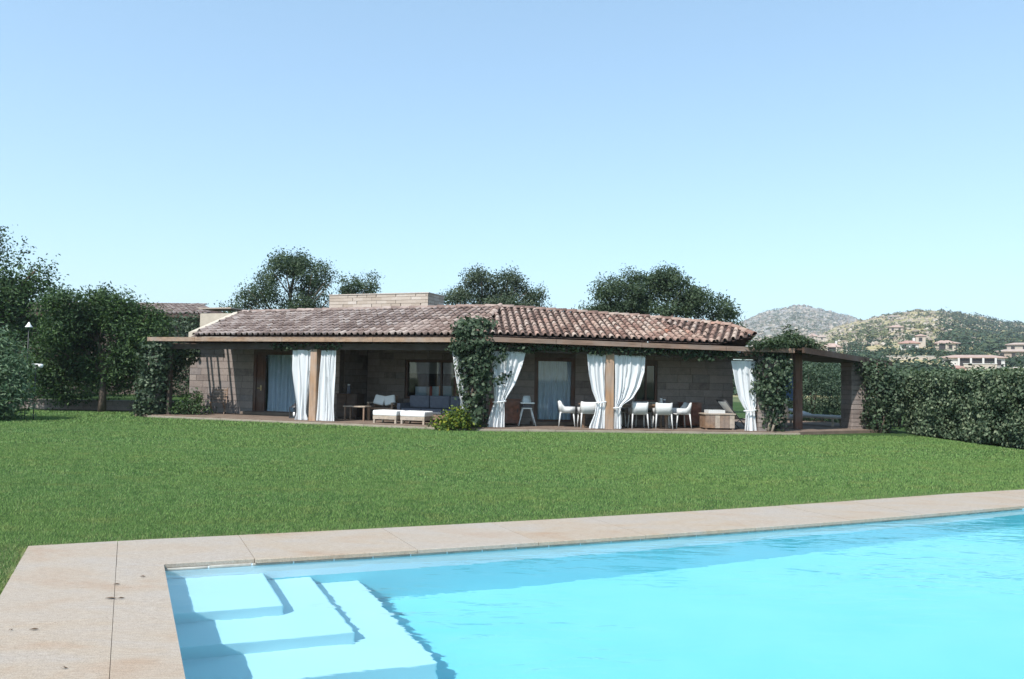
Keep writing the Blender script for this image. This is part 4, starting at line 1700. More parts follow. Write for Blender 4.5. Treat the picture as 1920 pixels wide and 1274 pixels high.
mb.tube([(.05 * math.cos(a), 0, .52 + .05 * math.sin(a)) for a in [math.pi * k / 8 for k in range(9)]], .006, 6)
mb.build('handle', M['dark_metal'], o)

# sun loungers under the right-hand pergola
def lounger(label, x, y, rz, back):
    o = empty('sun_lounger', (x, y, FZ), rz, label, 'sun lounger', 'loungers under the right pergola')
    MB().box((-.32, -.95, .26), (.32, .95, .31), 0, None, .008).build('frame', M['wood_light'], o)
    for sx in (-1, 1):
        for sy in (-.8, .8):
            MB().box((sx * .28 - .03, sy - .03, 0), (sx * .28 + .03, sy + .03, .259)).build('leg', M['wood_light'], o)
    MB().box((-.30, -.95, .312), (.30, .35, .38), 0, None, .03).build('mattress', M['lounger_pad'], o)
    MB().box((-.30, 0, 0), (.30, .68, .07), 0, Matrix.Translation((0, .33, .33)) @ Matrix.Rotation(R(back), 4, 'X'), .03).build('backrest', M['lounger_pad'], o)


lounger('white cushioned sun lounger right of the dark pergola post', 10.9, 28.7, R(40), 14)
lounger('white cushioned lounger half hidden left of the dark pergola post', 9.35, 27.6, R(150), 45)
tw = MB()
tw.box((-.16, -.02, 0), (.16, .02, .95), 0, None, .012)
o = tw.build('towel', M['blue_cloth'], None, Matrix.Translation((9.42, 27.15, .95)) @ Matrix.Rotation(R(20), 4, 'Z'))
tag(o, 'blue towel hanging in the shade behind the dark pergola post', 'towel')

# ------------------------------------------------------------------ vines and shrubs at the villa
def vine(name, label, base, lobes, n, size, mat='ivy_leaf', stems=3, h=2.3, clump=.09, bark='bark', cat='vine', shell=.75, **kw):
    o = empty(name, base, 0, label, cat)
    mb = MB()
    for k in range(stems):
        pts, a = [], random.uniform(0, 6)
        for i in range(7):
            z = h * i / 6
            pts.append((.16 * math.cos(a + i * .7) + random.uniform(-.03, .03), .14 * math.sin(a + i * .7) - .1, z - .05))
        mb.tube(pts, [.045 - .005 * i for i in range(7)], 7)
    mb.build('stem', M[bark], o)
    foliage('foliage', o, lobes, n, size, M[mat], clump=clump, per=8, shell=shell, aspect=1.35, up=.1, jitter=.55, **kw)
    return o


b = ML @ Vector((.25, .0, 0))
vine('climbing_vine', 'leafy climbing vine wrapped round the left porch column', b,
     [((0, 0, .5), (.55, .5, .55)), ((.05, 0, 1.2), (.58, .5, .7)), ((.08, 0, 1.9), (.62, .55, .6)), ((.25, .1, 2.45), (.75, .6, .3)), ((-.1, .05, .2), (.6, .45, .25)), ((.7, .5, 2.2), (.6, .6, .4)), ((.55, .3, 1.7), (.35, .35, .4))], 7000, .12)
b = MR @ Vector((.02, .05, 0))
vine('climbing_vine', 'thick climbing vine on the central column reaching over the roof', b,
     [((0, -.1, .5), (.32, .4, .6)), ((0, -.1, 1.2), (.42, .45, .7)), ((-.02, -.1, 1.9), (.52, .5, .6)), ((-.1, -.25, 2.5), (.62, .4, .42)),
      ((-.12, -.05, 2.95), (.55, .5, .32)), ((.1, .35, 3.15), (.42, .5, .18)), ((.72, -.15, 1.55), (.30, .18, .16)), ((.55, -.12, 2.3), (.4, .3, .25)), ((-.3, .3, 3.2), (.25, .5, .12))], 4600, .12)
b = MR @ Vector((9.15, .0, 0))
vine('climbing_vine', 'dense dark vine covering the right porch column', b,
     [((.0, -.05, .75), (.36, .38, .5)), ((0, -.05, 1.35), (.5, .45, .6)), ((-.02, -.05, 1.95), (.55, .48, .5)), ((.1, .0, .35), (.3, .3, .4)), ((-.4, -.05, 1.3), (.25, .2, .3))], 3400, .115, h=2.2, bark='bark_pale')
b = Vector((12.1, 26.35, 0))
vine('climbing_vine', 'dark vine between the stone pillar and the clipped hedge', b,
     [((0, 0, .5), (.45, .5, .6)), ((0, 0, 1.2), (.48, .5, .7)), ((0, .05, 1.8), (.5, .5, .5)), ((-.2, .2, 2.1), (.55, .4, .25)), ((.35, -.2, .9), (.3, .4, .9)), ((.4, -.2, 1.6), (.3, .35, .5))], 3600, .11)
# creeper trailing along the right wing's beam
o = empty('creeper', MR @ Vector((.2, 0, 2.2)), aR, 'dark creeper trailing along the right wing beam above the curtains', 'vine')
lob = []
for k in range(27):
    s_ = .4 + k * .345
    dz = prof([(0, .30), (9.5, .17)], s_)
    lob.append(((s_, -.1, dz + random.uniform(-.04, .04)), (.26, .12, .08 + (.12 if 6.1 < s_ < 7.6 else 0) + random.uniform(0, .04))))
mb = MB()
mb.tube([(.2 + i * .45, -.08 + .03 * math.sin(i), .32 - .013 * i) for i in range(20)], .018, 6)
mb.build('stem', M['bark'], o)
foliage('foliage', o, lob, 2600, .10, M['ivy_leaf'], clump=.05, per=6, shell=.5, aspect=1.4, up=0, jitter=.6)
o = empty('creeper', ML @ Vector((5.5, 0, 2.2)), aL, 'thin dark creeper along the left beam over the wooden post', 'vine')
lob = [((s_, -.08, .27 + random.uniform(-.03, .03)), (.25, .09, .07)) for s_ in [k * .33 for k in range(8)]]
MB().tube([(-.2 + i * .45, -.09, .29) for i in range(7)], .014, 6).build('stem', M['bark'], o)
foliage('foliage', o, lob, 420, .095, M['ivy_leaf'], clump=.05, per=6, shell=.5, aspect=1.4, up=0, jitter=.6)


def shrub(name, label, base, lobes, n, size, mat, bark='bark', ns=6, h=.5, cat='shrub', **kw):
    o = empty(name, base, 0, label, cat)
    mb = MB()
    for k in range(ns):
        a = random.uniform(0, 6.28)
        tg = lobes[k % len(lobes)][0]
        e = Vector(tg) + Vector((random.uniform(-.3, .3) * lobes[0][1][0], random.uniform(-.3, .3) * lobes[0][1][1], random.uniform(-.1, .2)))
        st = Vector((.08 * math.cos(a), .08 * math.sin(a), -.08))
        mb.tube([st, st.lerp(e, .5) + Vector((0, 0, .1)), e], [.035, .025, .008], 6)
    mb.build('stems', M[bark], o)
    kw.setdefault('clump', .1)
    kw.setdefault('per', 8)
    foliage('foliage', o, lobes, n, size, M[mat], **kw)
    return o


shrub('flowering_shrub', 'low bush with bright yellow-green leaves at the central vine foot', (-1.75, 23.75, -.04),
      [((0, 0, .28), (.46, .36, .30)), ((-.28, 0, .18), (.36, .3, .20)), ((.28, .05, .38), (.38, .36, .30)), ((.48, 0, .22), (.28, .28, .26))], 1900, .09, 'yellow_leaf', aspect=1.7, shell=.4)
shrub('small_shrub', 'small dark spiky bush at the foot of the sunlit left wall', ML @ Vector((1.35, .55, 0)),
      [((0, 0, .3), (.5, .4, .36)), ((.1, .1, .62), (.34, .3, .3)), ((-.45, 0, .22), (.4, .35, .26)), ((.45, 0, .2), (.3, .3, .22))], 1700, .13, 'dark_leaf', aspect=3.5, shell=.3, up=.7)
# plants growing over the right-hand eave
o = empty('roof_plant', Vector((8.3, 24.9, 2.62)), 0, 'spiky green plant spilling over the right end of the roof', 'plant')
lob = [((0, 0, .1), (.5, .35, .2)), ((.5, .1, .22), (.45, .35, .28)), ((.95, .3, .12), (.35, .3, .2)), ((-.4, 0, .05), (.35, .3, .14)), ((-.85, -.68, .08), (.32, .16, .13)), ((-.4, -.6, .12), (.35, .2, .16)), ((0, -.45, .12), (.35, .25, .16)), ((.35, .1, .5), (.18, .15, .25)), ((1.3, .6, .02), (.4, .3, .14))]
MB().tube([(-.5, 0, .02), (.2, .05, .06), (.9, .3, .05), (1.5, .75, -.02)], .02, 6).build('stem', M['bark'], o)
foliage('foliage', o, lob, 3400, .14, M['oak'], clump=.07, per=7, shell=.3, aspect=3.6, up=.9)

# ------------------------------------------------------------------ hedge
hg = empty('hedge', (13.45, 20.0, -.04), 0, 'tall clipped green hedge along the right edge of the lawn', 'hedge')
core = MB()
HY0, HY1 = -6.5, 6.2
for k in range(24):
    y0, y1 = lerp(HY0, HY1, k / 24), lerp(HY0, HY1, (k + 1) / 24)
    core.box((-.5 + random.uniform(-.05, .05), y0, .12), (.5, y1 - .003, 1.80 + random.uniform(-.05, .04)))
core.build('branches', m_simple('hedge_core_shade', (.016, .022, .012), .95, .3, 6, .1), hg)  # solid dark filler, coloured as the shade deep inside the hedge
mb = MB()
for k in range(30):
    y = lerp(HY0 + .2, HY1 - .2, k / 29)
    mb.tube([(-.35 + random.uniform(-.1, .1), y, -.1), (-.4, y + .05, .6)], [.03, .02], 6)
mb.build('stems', M['bark'], hg)
n1 = 30000
P = np.zeros((n1, 3))
N = np.zeros((n1, 3))
f_ = RNG.uniform(0, 1, n1)
yy = RNG.uniform(HY0, HY1, n1)
zz = RNG.uniform(.05, 1.93, n1) 
front = f_ < .68
bump_ = .06 * np.sin(yy * 2.3 + zz * 1.7) + .05 * np.sin(yy * 5.1 - zz * 4.3) + .04 * np.sin(zz * 7.7 + yy)
P[:, 0] = np.where(front, -.62 + bump_ + RNG.normal(0, .05, n1), RNG.uniform(-.6, .6, n1))
P[:, 1] = yy
topz = 1.92 + .03 * np.sin(yy * 1.7) + .03 * np.sin(yy * 4.9 + 1)
P[:, 2] = np.where(front, zz * topz / 1.92, topz + RNG.normal(0, .035, n1) + .05 * RNG.exponential(.5, n1))
N[front, 0] = -1
N[~front, 2] = 1
end = RNG.uniform(0, 1, n1) < .05
P[end, 1] = HY1 + RNG.normal(0, .05, end.sum())
P[end, 0] = RNG.uniform(-.6, .6, end.sum())
P[end, 2] = RNG.uniform(.05, 1.9, end.sum())
ns_ = 700
sy = RNG.uniform(HY0, HY1, ns_)
sh_ = np.stack([RNG.uniform(-.62, .3, ns_), sy, 1.93 + np.abs(RNG.normal(0, .04, ns_)) * (1 + np.sin(sy * 3.1))], -1)
P = np.concatenate([P, sh_])
N = np.concatenate([N, np.tile([-.3, 0, 1.0], (ns_, 1))])
n1 = len(P)
V = leaf_quads(P, N, .098, 1.7, .15, .7)
link('foliage', npmesh('foliage', V, 4, M['hedge_leaf'], RNG.uniform(0, 1, n1) ** 1.3), hg)

# ------------------------------------------------------------------ trees
def rlobes(cx, cy, cz, rx, ry, rz, n, k=.45):
    out = []
    for i in range(n):
        d = Vector((random.gauss(0, 1), random.gauss(0, 1), random.gauss(0, 1))).normalized() * random.uniform(.35, .85)
        s_ = random.uniform(.75, 1.25) * k
        out.append(((cx + d.x * rx, cy + d.y * ry, cz + d.z * rz), (rx * s_, ry * s_, rz * s_)))
    return out


tree('oak_tree', 'airy dark oak with visible branches behind the chimney\'s left', (-12.6, 45, 0),
     [((-.2, 0, 7.2), (1.5, 1.5, 1.2)), ((1.2, .2, 6.9), (1.3, 1.3, 1.0)), ((-1.7, 0, 6.3), (1.2, 1.2, .9)), ((2.0, .1, 7.4), (.8, .8, .6)), ((.3, .2, 8.1), (1.0, 1.0, .6)), ((-2.3, 0, 5.4), (1.2, 1.2, .8)),
      ((0, 0, 5.6), (1.8, 1.5, .9)), ((2.1, 0, 5.7), (.9, 1, .7)), ((-1.1, .1, 7.7), (.6, .7, .4)), ((-3.1, 0, 5.0), (.9, 1, .5))], 19000, .125, M['oak'], clump=.21, per=48, shell=.3)
tree('oak_tree', 'small dark tree top showing above the chimney block', (-9.2, 47, 0),
     [((-.3, 0, 6.7), (.8, .8, .7)), ((.6, 0, 6.9), (.6, .7, .6)), ((0, .3, 6.1), (1.1, 1, .5)), ((.9, 0, 7.3), (.35, .4, .35))], 5000, .12, M['oak'], clump=.19, per=45, shell=.2, r0=.14)
tree('oak_tree', 'rounded grey-green oak behind the middle of the roof', (-.9, 42, 0),
     [((-.9, 0, 6.2), (1.3, 1.3, .95)), ((.4, 0, 6.4), (1.3, 1.3, .9)), ((-1.7, 0, 5.5), (1.1, 1.2, .7)), ((1.4, 0, 5.7), (1.1, 1.1, .7)), ((2.1, 0, 5.1), (.75, .8, .5)), ((0, 0, 5.3), (2.0, 1.5, .7)), ((-.8, 0, 6.95), (.5, .5, .35)), ((.6, 0, 6.9), (.6, .6, .35))],
     19000, .115, M['oak_blue'], clump=.20, per=48, shell=.25)
tree('oak_tree', 'broad dense dark oak behind the right end of the roof', (7.2, 40, 0),
     [((-2.1, 0, 5.6), (1.5, 1.5, 1.1)), ((-.7, 0, 6.0), (1.5, 1.5, 1.0)), ((.7, 0, 6.1), (1.3, 1.3, .95)), ((.9, 0, 6.75), (.6, .6, .4)), ((2.0, 0, 5.5), (1.2, 1.2, .8)), ((3.1, 0, 5.0), (1.0, 1.1, .75)), ((-3.1, 0, 4.9), (.9, 1.1, .7)), ((0, 0, 4.9), (3.0, 1.6, .7)), ((1.9, .1, 6.05), (.55, .6, .3)), ((3.7, 0, 4.6), (.6, .8, .7)), ((-1.6, 0, 6.6), (.5, .5, .3))],
     36000, .12, M['oak'], clump=.19, per=50, shell=.2)
tree('garden_tree', 'big dense bushy tree over the low garden wall', (-15.9, 31.2, -.04),
     [((-.4, 0, 3.4), (1.5, 1.5, 1.2)), ((-1.6, 0, 3.3), (1.1, 1.2, 1.1)), ((.9, 0, 3.1), (1.2, 1.3, 1.1)), ((-.8, -.3, 4.2), (1.2, 1.2, .8)), ((.6, -.2, 4.0), (1.2, 1.1, .75)), ((-2.0, 0, 2.2), (1.0, 1.1, 1.0)),
      ((0, 0, 2.1), (1.4, 1.2, .7)), ((1.5, 0, 2.2), (.9, 1.0, .8)), ((-1.3, .2, 1.4), (1.2, 1.0, .7)), ((1.6, 0, 3.7), (.7, .8, .5)), ((-2.2, .3, 1.1), (1.0, .9, .8)), ((1.9, .2, 2.9), (.8, .9, .9)), ((.3, .3, 1.5), (1.0, .8, .5)), ((1.6, .3, 1.5), (.7, .7, .5)), ((-1.5, .2, .8), (1.0, .8, .6)), ((1.2, .5, .9), (.8, .7, .5)), ((-2.6, .2, 1.7), (.8, .8, .8))], 52000, .13, M['dark_leaf'], clump=.2, per=40, shell=.25, aspect=2.4, r0=.13)
tree('tall_tree', 'tall dark tree rising at the far left edge', (-24.0, 35, -.35),
     [((0, 0, 6.6), (2.2, 2.0, 1.6)), ((2.2, 0, 6.0), (1.1, 1.3, 1.1)), ((-2, 0, 6.4), (2, 2, 1.6)), ((1.2, 0, 5.0), (2.1, 1.8, 1.3)), ((-.6, 0, 7.7), (1.6, 1.6, .8)), ((3.1, -.1, 6.3), (.55, .6, .5)), ((2.7, 0, 4.3), (1.3, 1.3, 1.0)), ((1.5, 0, 3.0), (2.2, 1.8, 1.2)), ((2.6, .1, 5.2), (1.2, 1.2, 1.0)), ((.3, 0, 4.2), (2.0, 1.6, 1.0))],
     40000, .14, M['dark_leaf'], clump=.27, per=50, shell=.3, r0=.3)
shrub('oleander_bush', 'pale green leafy oleander bush at the far left edge', (-16.5, 24.9, -.04),
      [((0, 0, 1.0), (1.35, 1.2, 1.1)), ((-.2, 0, 2.1), (1.15, 1.1, .9)), ((-.6, 0, 2.9), (.85, .9, .7)), ((.8, 0, 1.4), (.75, .8, .8)), ((.2, 0, .5), (1.4, 1.2, .6)), ((.55, 0, 2.2), (.7, .7, .6)), ((.9, -.2, 1.1), (.75, .7, .8)), ((.6, -.3, 1.9), (.8, .6, .6)), ((.2, -.3, 2.5), (.8, .6, .5))], 16000, .17, 'oleander', aspect=4.2, up=.8, shell=.4, clump=.14, ns=10)
shrub('ivy_thicket', 'dark leafy thicket between the neighbouring roof and the villa', (-15.2, 38.5, .3),
      [((0, 0, 1.3), (2.2, 1.2, 1.5)), ((.6, 0, 3.0), (1.6, 1, .9)), ((-1.2, 0, 2.9), (1.3, 1, .9)), ((1.6, 0, 3.5), (.8, .8, .5)), ((-.5, 0, 3.7), (.9, .8, .4)), ((2.4, 0, 2.2), (.9, 1, 1.2))], 10000, .13, 'ivy_leaf', clump=.16, shell=.45, ns=8)
shrub('grey_shrub', 'grey-green bush tops behind the left end of the ridge', (-15.2, 44, .4),
      [((0, 0, 3.5), (1.3, 1, .9)), ((1.2, 0, 3.7), (1.0, 1, .8)), ((-.6, 0, 3.9), (.6, .7, .7)), ((.5, 0, 2.2), (1.5, 1.2, 1.5))], 2600, .17, 'oak_blue', clump=.18, shell=.35, ns=6)
shrub('olive_shrub', 'rounded grey-green olive bush seen through the right pergola', (12.3, 32.5, -.1),
      [((0, 0, 1.2), (1.7, 1.2, 1.2)), ((.1, 0, 2.0), (1.15, 1, .75)), ((-1.2, 0, .8), (1.0, .9, .9)), ((1.3, 0, .7), (1.0, .9, .8)), ((0, -.3, .4), (1.6, .8, .5))], 12000, .13, 'olive', clump=.15, shell=.45, aspect=3.2, ns=8)
shrub('olive_shrub', 'dark bush behind the right pergola beside the hedge end', (14.7, 30.5, -.1),
      [((0, 0, 1.0), (1.3, 1.1, 1.0)), ((.4, 0, 1.7), (1.0, .9, .6)), ((1.4, 0, 1.2), (1.0, 1.0, 1.0))], 4200, .13, 'oak', clump=.15, shell=.45, ns=7)

shrub('garden_hedge', 'dark hedge on the raised terrace behind the bushy tree', (-20.5, 34.2, .3),
      [((-3.2, 0, 1.0), (2.0, .9, 1.0)), ((-.8, 0, 1.1), (2.0, .9, 1.05)), ((1.6, 0, 1.0), (1.8, .9, 1.0)), ((3.0, 0, .9), (.9, .8, .9))], 6000, .14, 'dark_leaf', clump=.16, shell=.5, ns=10)

# ------------------------------------------------------------------ garden lamps in the oleander
o = empty('garden_lamp', (-15.55, 25.7, -.04), 0, 'white shaded garden lamp poking out of the oleander bush', 'lamp')
MB().tube([(0, 0, 0), (0, 0, 2.95)], .012, 8).build('pole', M['dark_metal'], o)
MB().lathe([(0, 3.12), (.025, 3.10), (.045, 3.05), (.11, 2.96), (.11, 2.945), (0, 2.95)], 16).build('lamp_shade', M['white_paint'], o)
o = empty('garden_lamp', (-15.05, 25.5, -.04), 0, 'small white bracket lamp low on the oleander bush', 'lamp')
MB().tube([(-.1, 0, 0), (-.1, 0, 1.76)], .016, 8).build('pole', M['dark_metal'], o)
MB().tube([(-.22, 0, 1.76), (.06, 0, 1.76)], .02, 8).build('arm', M['white_paint'], o)
MB().lathe([(0, 1.78), (.06, 1.765), (.075, 1.71), (.045, 1.65), (0, 1.645)], 14, 0, Matrix.Translation((.06, 0, 0))).build('lamp_shade', M['white_paint'], o)
o = empty('path_light', (-15.35, 24.0, -.04), 0, 'thin white path light standing in front of the oleander bush', 'lamp')
MB().lathe([(0, 0), (.025, 0), (.022, .22), (.032, .225), (.034, .40), (.012, .44), (.006, .52), (0, .52)], 12).build('post', M['white_paint'], o)
MB().lathe([(.036, .26), (.037, .27), (.037, .36), (.036, .37)], 12).build('band', M['dark_metal'], o)

# ------------------------------------------------------------------ hills, scrub and the village on the slope
H2 = [(1150, -8), (1250, 0), (1400, 34), (1480, 66), (1560, 106), (1640, 128), (1720, 144), (1800, 138), (1860, 127), (1920, 121), (2050, 112), (2300, 96), (2700, 55), (3200, 0)]
H1 = [(1150, 0), (1300, 84), (1390, 114), (1440, 137), (1490, 150), (1540, 142), (1590, 128), (1620, 118), (1700, 96), (1900, 60), (2300, 0)]
Y2, Y2B, Y1, Y1B = 800.0, 95.0, 1700.0, 830.0


def interp(tbl, p):
    return np.interp(p, [a for a, _ in tbl], [b for _, b in tbl])


def rough(x, y, s):
    return (np.sin(x / s * 1.7 + 1.3 * np.sin(y / s)) + np.sin(y / s * 2.3 + x / s * .7) + .6 * np.sin(x / s * 4.1 - y / s * 3.3) + .4 * np.sin(x / s * 7.3 + y / s * 6.1)) / 3


def hill2_z(x, y):
    p = 960 + 1500 * x / y
    k = np.clip((y - Y2B) / (Y2 - Y2B), 0, 1.6)
    zr = 1.5 + interp(H2, p) / 1500 * Y2
    z = np.where(k <= 1, zr * np.minimum(k, 1) ** 1.22, zr * (1 - .55 * np.maximum(k - 1, 0) ** 1.3))
    return z + rough(x, y, 30) * 2.0 * np.clip(k * 1.5, 0, 1) - .15


def hill1_z(x, y):
    p = 960 + 1500 * x / y
    k = np.clip((y - Y1B) / (Y1 - Y1B), 0, 1.6)
    zr = 1.5 + interp(H1, p) / 1500 * Y1
    z = np.where(k <= 1, zr * (.25 + .75 * k ** 1.1), zr * (1 - .6 * np.maximum(k - 1, 0) ** 1.3))
    return z + rough(x, y, 62) * 4.8 - .3


def terrain(name, fz, y0, y1, ny, p0, p1, np_, mat):
    ys = y0 + (y1 - y0) * (np.arange(ny + 1) / ny) ** 1.3
    ps = np.linspace(p0, p1, np_ + 1)
    Y, Pq = np.meshgrid(ys, ps, indexing='ij')
    X = (Pq - 960) / 1500 * Y
    Z = fz(X, Y)
    V = np.stack([X, Y, Z], -1).reshape(-1, 3)
    me = bpy.data.meshes.new(name)
    F = []
    for i in range(ny):
        for j in range(np_):
            a = i * (np_ + 1) + j
            F.append((a, a + 1, a + np_ + 2, a + np_ + 1))
    me.from_pydata(V.tolist(), [], F)
    me.polygons.foreach_set('use_smooth', [True] * len(F))
    me.materials.append(mat)
    me.update()
    return tag(link(name, me), kind='structure')


def m_hill(name, sc, rock, dry, green, bias):
    t = NT(name)
    v = t.world()
    a = t.noise(v, sc, 6, .65)
    b = t.noise(v, sc * 4, 6, .7)
    col = t.mix(t.ramp(a, [(.38 + bias, (0, 0, 0)), (.56 + bias, (1, 1, 1))]), green, dry)
    col = t.mix(t.ramp(b, [(.50, (0, 0, 0)), (.60, (1, 1, 1))]), col, rock)
    return t.fin(col, .95, .1, t.bump(b, 1.0, 2.0))


terrain('far_hill', hill1_z, Y1B, 2500, 60, 1100, 2300, 110, m_hill('far_hill_ground', .011, (.33, .30, .275), (.255, .235, .195), (.15, .155, .11), -.06))
terrain('hillside', hill2_z, Y2B, 1190, 90, 1150, 3200, 170, m_hill('hillside_ground', .024, (.40, .33, .24), (.35, .29, .145), (.13, .15, .06), -.05))


def scatter(name, label, cat, fz, n, y0, y1, p0, p1, rad, per, leaf, mat, flat=.7, dens=None, ypow=1.0):
    y = y0 + (y1 - y0) * RNG.uniform(0, 1, n) ** ypow
    p = RNG.uniform(p0, p1, n)
    x = (p - 960) / 1500 * y
    if dens is not None:
        k = RNG.uniform(0, 1, n) < dens(x, y, p)
        x, y = x[k], y[k]
        n = len(x)
    z = fz(x, y)
    r = rad * RNG.uniform(.5, 1.5, n) * (1 + .6 * (RNG.uniform(0, 1, n) > .9))
    d = unit(RNG.normal(0, 1, (n * per, 3)))
    d[:, 2] = np.abs(d[:, 2])
    c = np.repeat(np.stack([x, y, z], -1), per, 0)
    rr = np.repeat(r, per)[:, None]
    P = c + d * rr * np.array([1, 1, flat]) * RNG.uniform(.6, 1, (n * per, 1))
    V = leaf_quads(P, d, leaf, 1.3, .4, .5)
    sh = np.clip(np.repeat(RNG.uniform(0, 1, n), per) * .7 + RNG.uniform(0, .3, n * per), 0, 1)
    return tag(link(name, npmesh(name, V, 4, mat, sh)), label, cat, kind='stuff')


def patchy(s, lo, hi):
    return lambda x, y, p: np.clip((rough(x + 40, y * .6, s) + .5 - lo) / (hi - lo), 0, 1)


scatter('far_scrub', 'sparse grey-green scrub on the far rocky hill', 'scrub', hill1_z, 7500, 880, 1740, 1330, 1780, 2.8, 8, 2.0, M['scrub'], .9, patchy(110, -.9, 1.6))
scatter('scrub', 'green scrub scattered over the sunny hillside', 'scrub', hill2_z, 4600, 325, 815, 1330, 2050, 2.4, 12, 1.5, M['scrub'], .8, patchy(56, .15, 1.25))
scatter('dark_scrub', 'darker thick scrub on the right of the hillside', 'scrub', hill2_z, 3600, 280, 800, 1760, 2120, 2.9, 12, 1.7, M['wood_mass'], .9,
        lambda x, y, p: np.clip((p - 1700 + (y - 480) * .13) / 330, .03, .45))  # darker scrub, denser towards the right
# sight lines kept open in front of the village houses: (left, right, distance)
GAPS = [(1752, 1884, 197), (1665, 1750, 214), (1688, 1772, 275), (1776, 1798, 281), (1862, 1960, 268), (1538, 1580, 313), (1780, 1812, 170), (1855, 1930, 187), (1588, 1618, 284), (1808, 1856, 181)]


def wood_density(x, y, p):
    d = np.where(y < 250, 1.0, .5)
    for a, b, dist in GAPS:
        d = np.where((p > a - 4) & (p < b + 4) & (y < dist + 6) & (y > dist - 26), .0, d)
    return d


scatter('woodland', 'dark green trees massed below the hillside village', 'trees', hill2_z, 1900, 104, 370, 1380, 2150, 2.0, 60, .75, M['wood_mass'], 1.1, wood_density, 1.4)

# pale boulders
n = 1700
y = RNG.uniform(315, 825, n)
p = RNG.uniform(1380, 2000, n)
x = (p - 960) / 1500 * y
z = hill2_z(x, y)
bm = bmesh.new()
bmesh.ops.create_icosphere(bm, subdivisions=1, radius=1)
ICO = np.array([v.co[:] for v in bm.verts])
ICF = np.array([[v.index for v in f.verts] for f in bm.faces])
bm.free()
S = RNG.uniform(.6, 1.4, (n, 1, 3)) * RNG.uniform(.7, 2.0, (n, 1, 1)) * np.array([1, 1, .7])
base_ = np.stack([x, y, z + .1], -1)[:, None, :] + ICO[None] * S * (1 + RNG.normal(0, .16, (n, len(ICO), 1)))
Vb = base_[:, ICF].reshape(-1, 3)
t = NT('boulder')
a = t.n('ShaderNodeAttribute', attribute_name='rnd')
mb_ = t.fin(t.ramp(a.outputs['Fac'], [(0, (.20, .165, .13)), (.6, (.30, .25, .195)), (1, (.42, .37, .30))]), .95, .1)
tag(link('boulders', npmesh('boulders', Vb, 3, mb_, np.repeat(RNG.uniform(0, 1, n), len(ICF)))), 'pale granite boulders strewn over the hillside', 'boulders', kind='stuff')

n = 1500
y = RNG.uniform(900, 1720, n)
p = RNG.uniform(1340, 1720, n)
x = (p - 960) / 1500 * y
S = RNG.uniform(.6, 1.4, (n, 1, 3)) * RNG.uniform(1.2, 4.2, (n, 1, 1)) * np.array([1, 1, .8])
base_ = np.stack([x, y, hill1_z(x, y)], -1)[:, None, :] + ICO[None] * S * (1 + RNG.normal(0, .16, (n, len(ICO), 1)))
tag(link('far_boulders', npmesh('far_boulders', base_[:, ICF].reshape(-1, 3), 3, mb_, np.repeat(RNG.uniform(0, 1, n), len(ICF)))),
    'grey boulders covering the far rocky hill', 'boulders', kind='stuff')

FH_WALL = [m_simple('far_wall_pale', (.42, .36, .30), .9, .06, .5), m_simple('far_wall_white', (.52, .50, .47), .9, .05, .5), m_simple('far_wall_tan', (.33, .26, .21), .9, .06, .5)]
FH_ROOF = [m_simple('far_roof_pink', (.36, .26, .215), .9, .15, .8), m_simple('far_roof_red', (.34, .205, .165), .9, .12, .8), m_simple('far_roof_tan', (.36, .285, .24), .9, .12, .8)]
M['far_dark'] = m_simple('far_opening', (.035, .03, .03), .6, .1, 1)


def far_house(label, x, y, w, d, h, roofh, wi, ri, rz=0.0, nwin=3, porch=None, chimney=False, over=.6, group='houses on the hillside', base=None):
    z = float(hill2_z(np.array([x]), np.array([y]))[0]) if base is None else base
    w, d, h, roofh = w * .86, d * .86, h * .86, roofh * .75
    porch = (porch[0] * .86, porch[1] * .86) if porch else None
    o = empty('hillside_house', (x, y, z - .4), rz, label, 'house', group)
    h += .4
    wl_ = MB().box((-w / 2, -d / 2, -1.5), (w / 2, d / 2, h)).build('wall', FH_WALL[wi], o)
    a, b = w / 2 + over, d / 2 + over
    rl = max(.2, a - b * .9)
    mb = MB()
    mb.add([(-a, -b, h), (a, -b, h), (a, b, h), (-a, b, h), (-rl, 0, h + roofh), (rl, 0, h + roofh),
            (-a, -b, h - .2), (a, -b, h - .2), (a, b, h - .2), (-a, b, h - .2)],
           [(0, 1, 5, 4), (1, 2, 5), (2, 3, 4, 5), (3, 0, 4), (0, 6, 7, 1), (1, 7, 8, 2), (3, 2, 8, 9), (0, 3, 9, 6), (6, 9, 8, 7)])
    rf_ = mb.build('roof', FH_ROOF[ri], o)
    if chimney:
        MB().box((w * .18, -.35, h + roofh * .3), (w * .18 + .8, .35, h + roofh + .9)).build('chimney', FH_WALL[1], rf_)
    for k in range(nwin):
        cx = lerp(-w / 2, w / 2, (k + .5) / nwin) if nwin else 0
        if porch and porch[0] < cx < porch[1]:
            continue
        wd_ = MB().box((cx - .55, -d / 2 - .05, h - 2.0), (cx + .55, -d / 2 + .02, h - .7)).build('window', M['far_dark'], o)
        MB().box((cx - .65, -d / 2 - .14, h - 2.12), (cx + .65, -d / 2 - .052, h - 2.01)).build('sill', FH_WALL[1], wd_)
    if porch:
        MB().box((porch[0], -d / 2 - .06, .5), (porch[1], -d / 2 + .02, h - .3)).build('porch_opening', M['far_dark'], o)
        nn = int((porch[1] - porch[0]) / 2.4)
        for k in range(nn + 1):
            cx = lerp(porch[0], porch[1], k / max(1, nn))
            MB().box((cx - .22, -d / 2 - .75, -.5), (cx + .22, -d / 2 - .35, h - .201)).build('pillar', FH_WALL[wi], o)
    return o


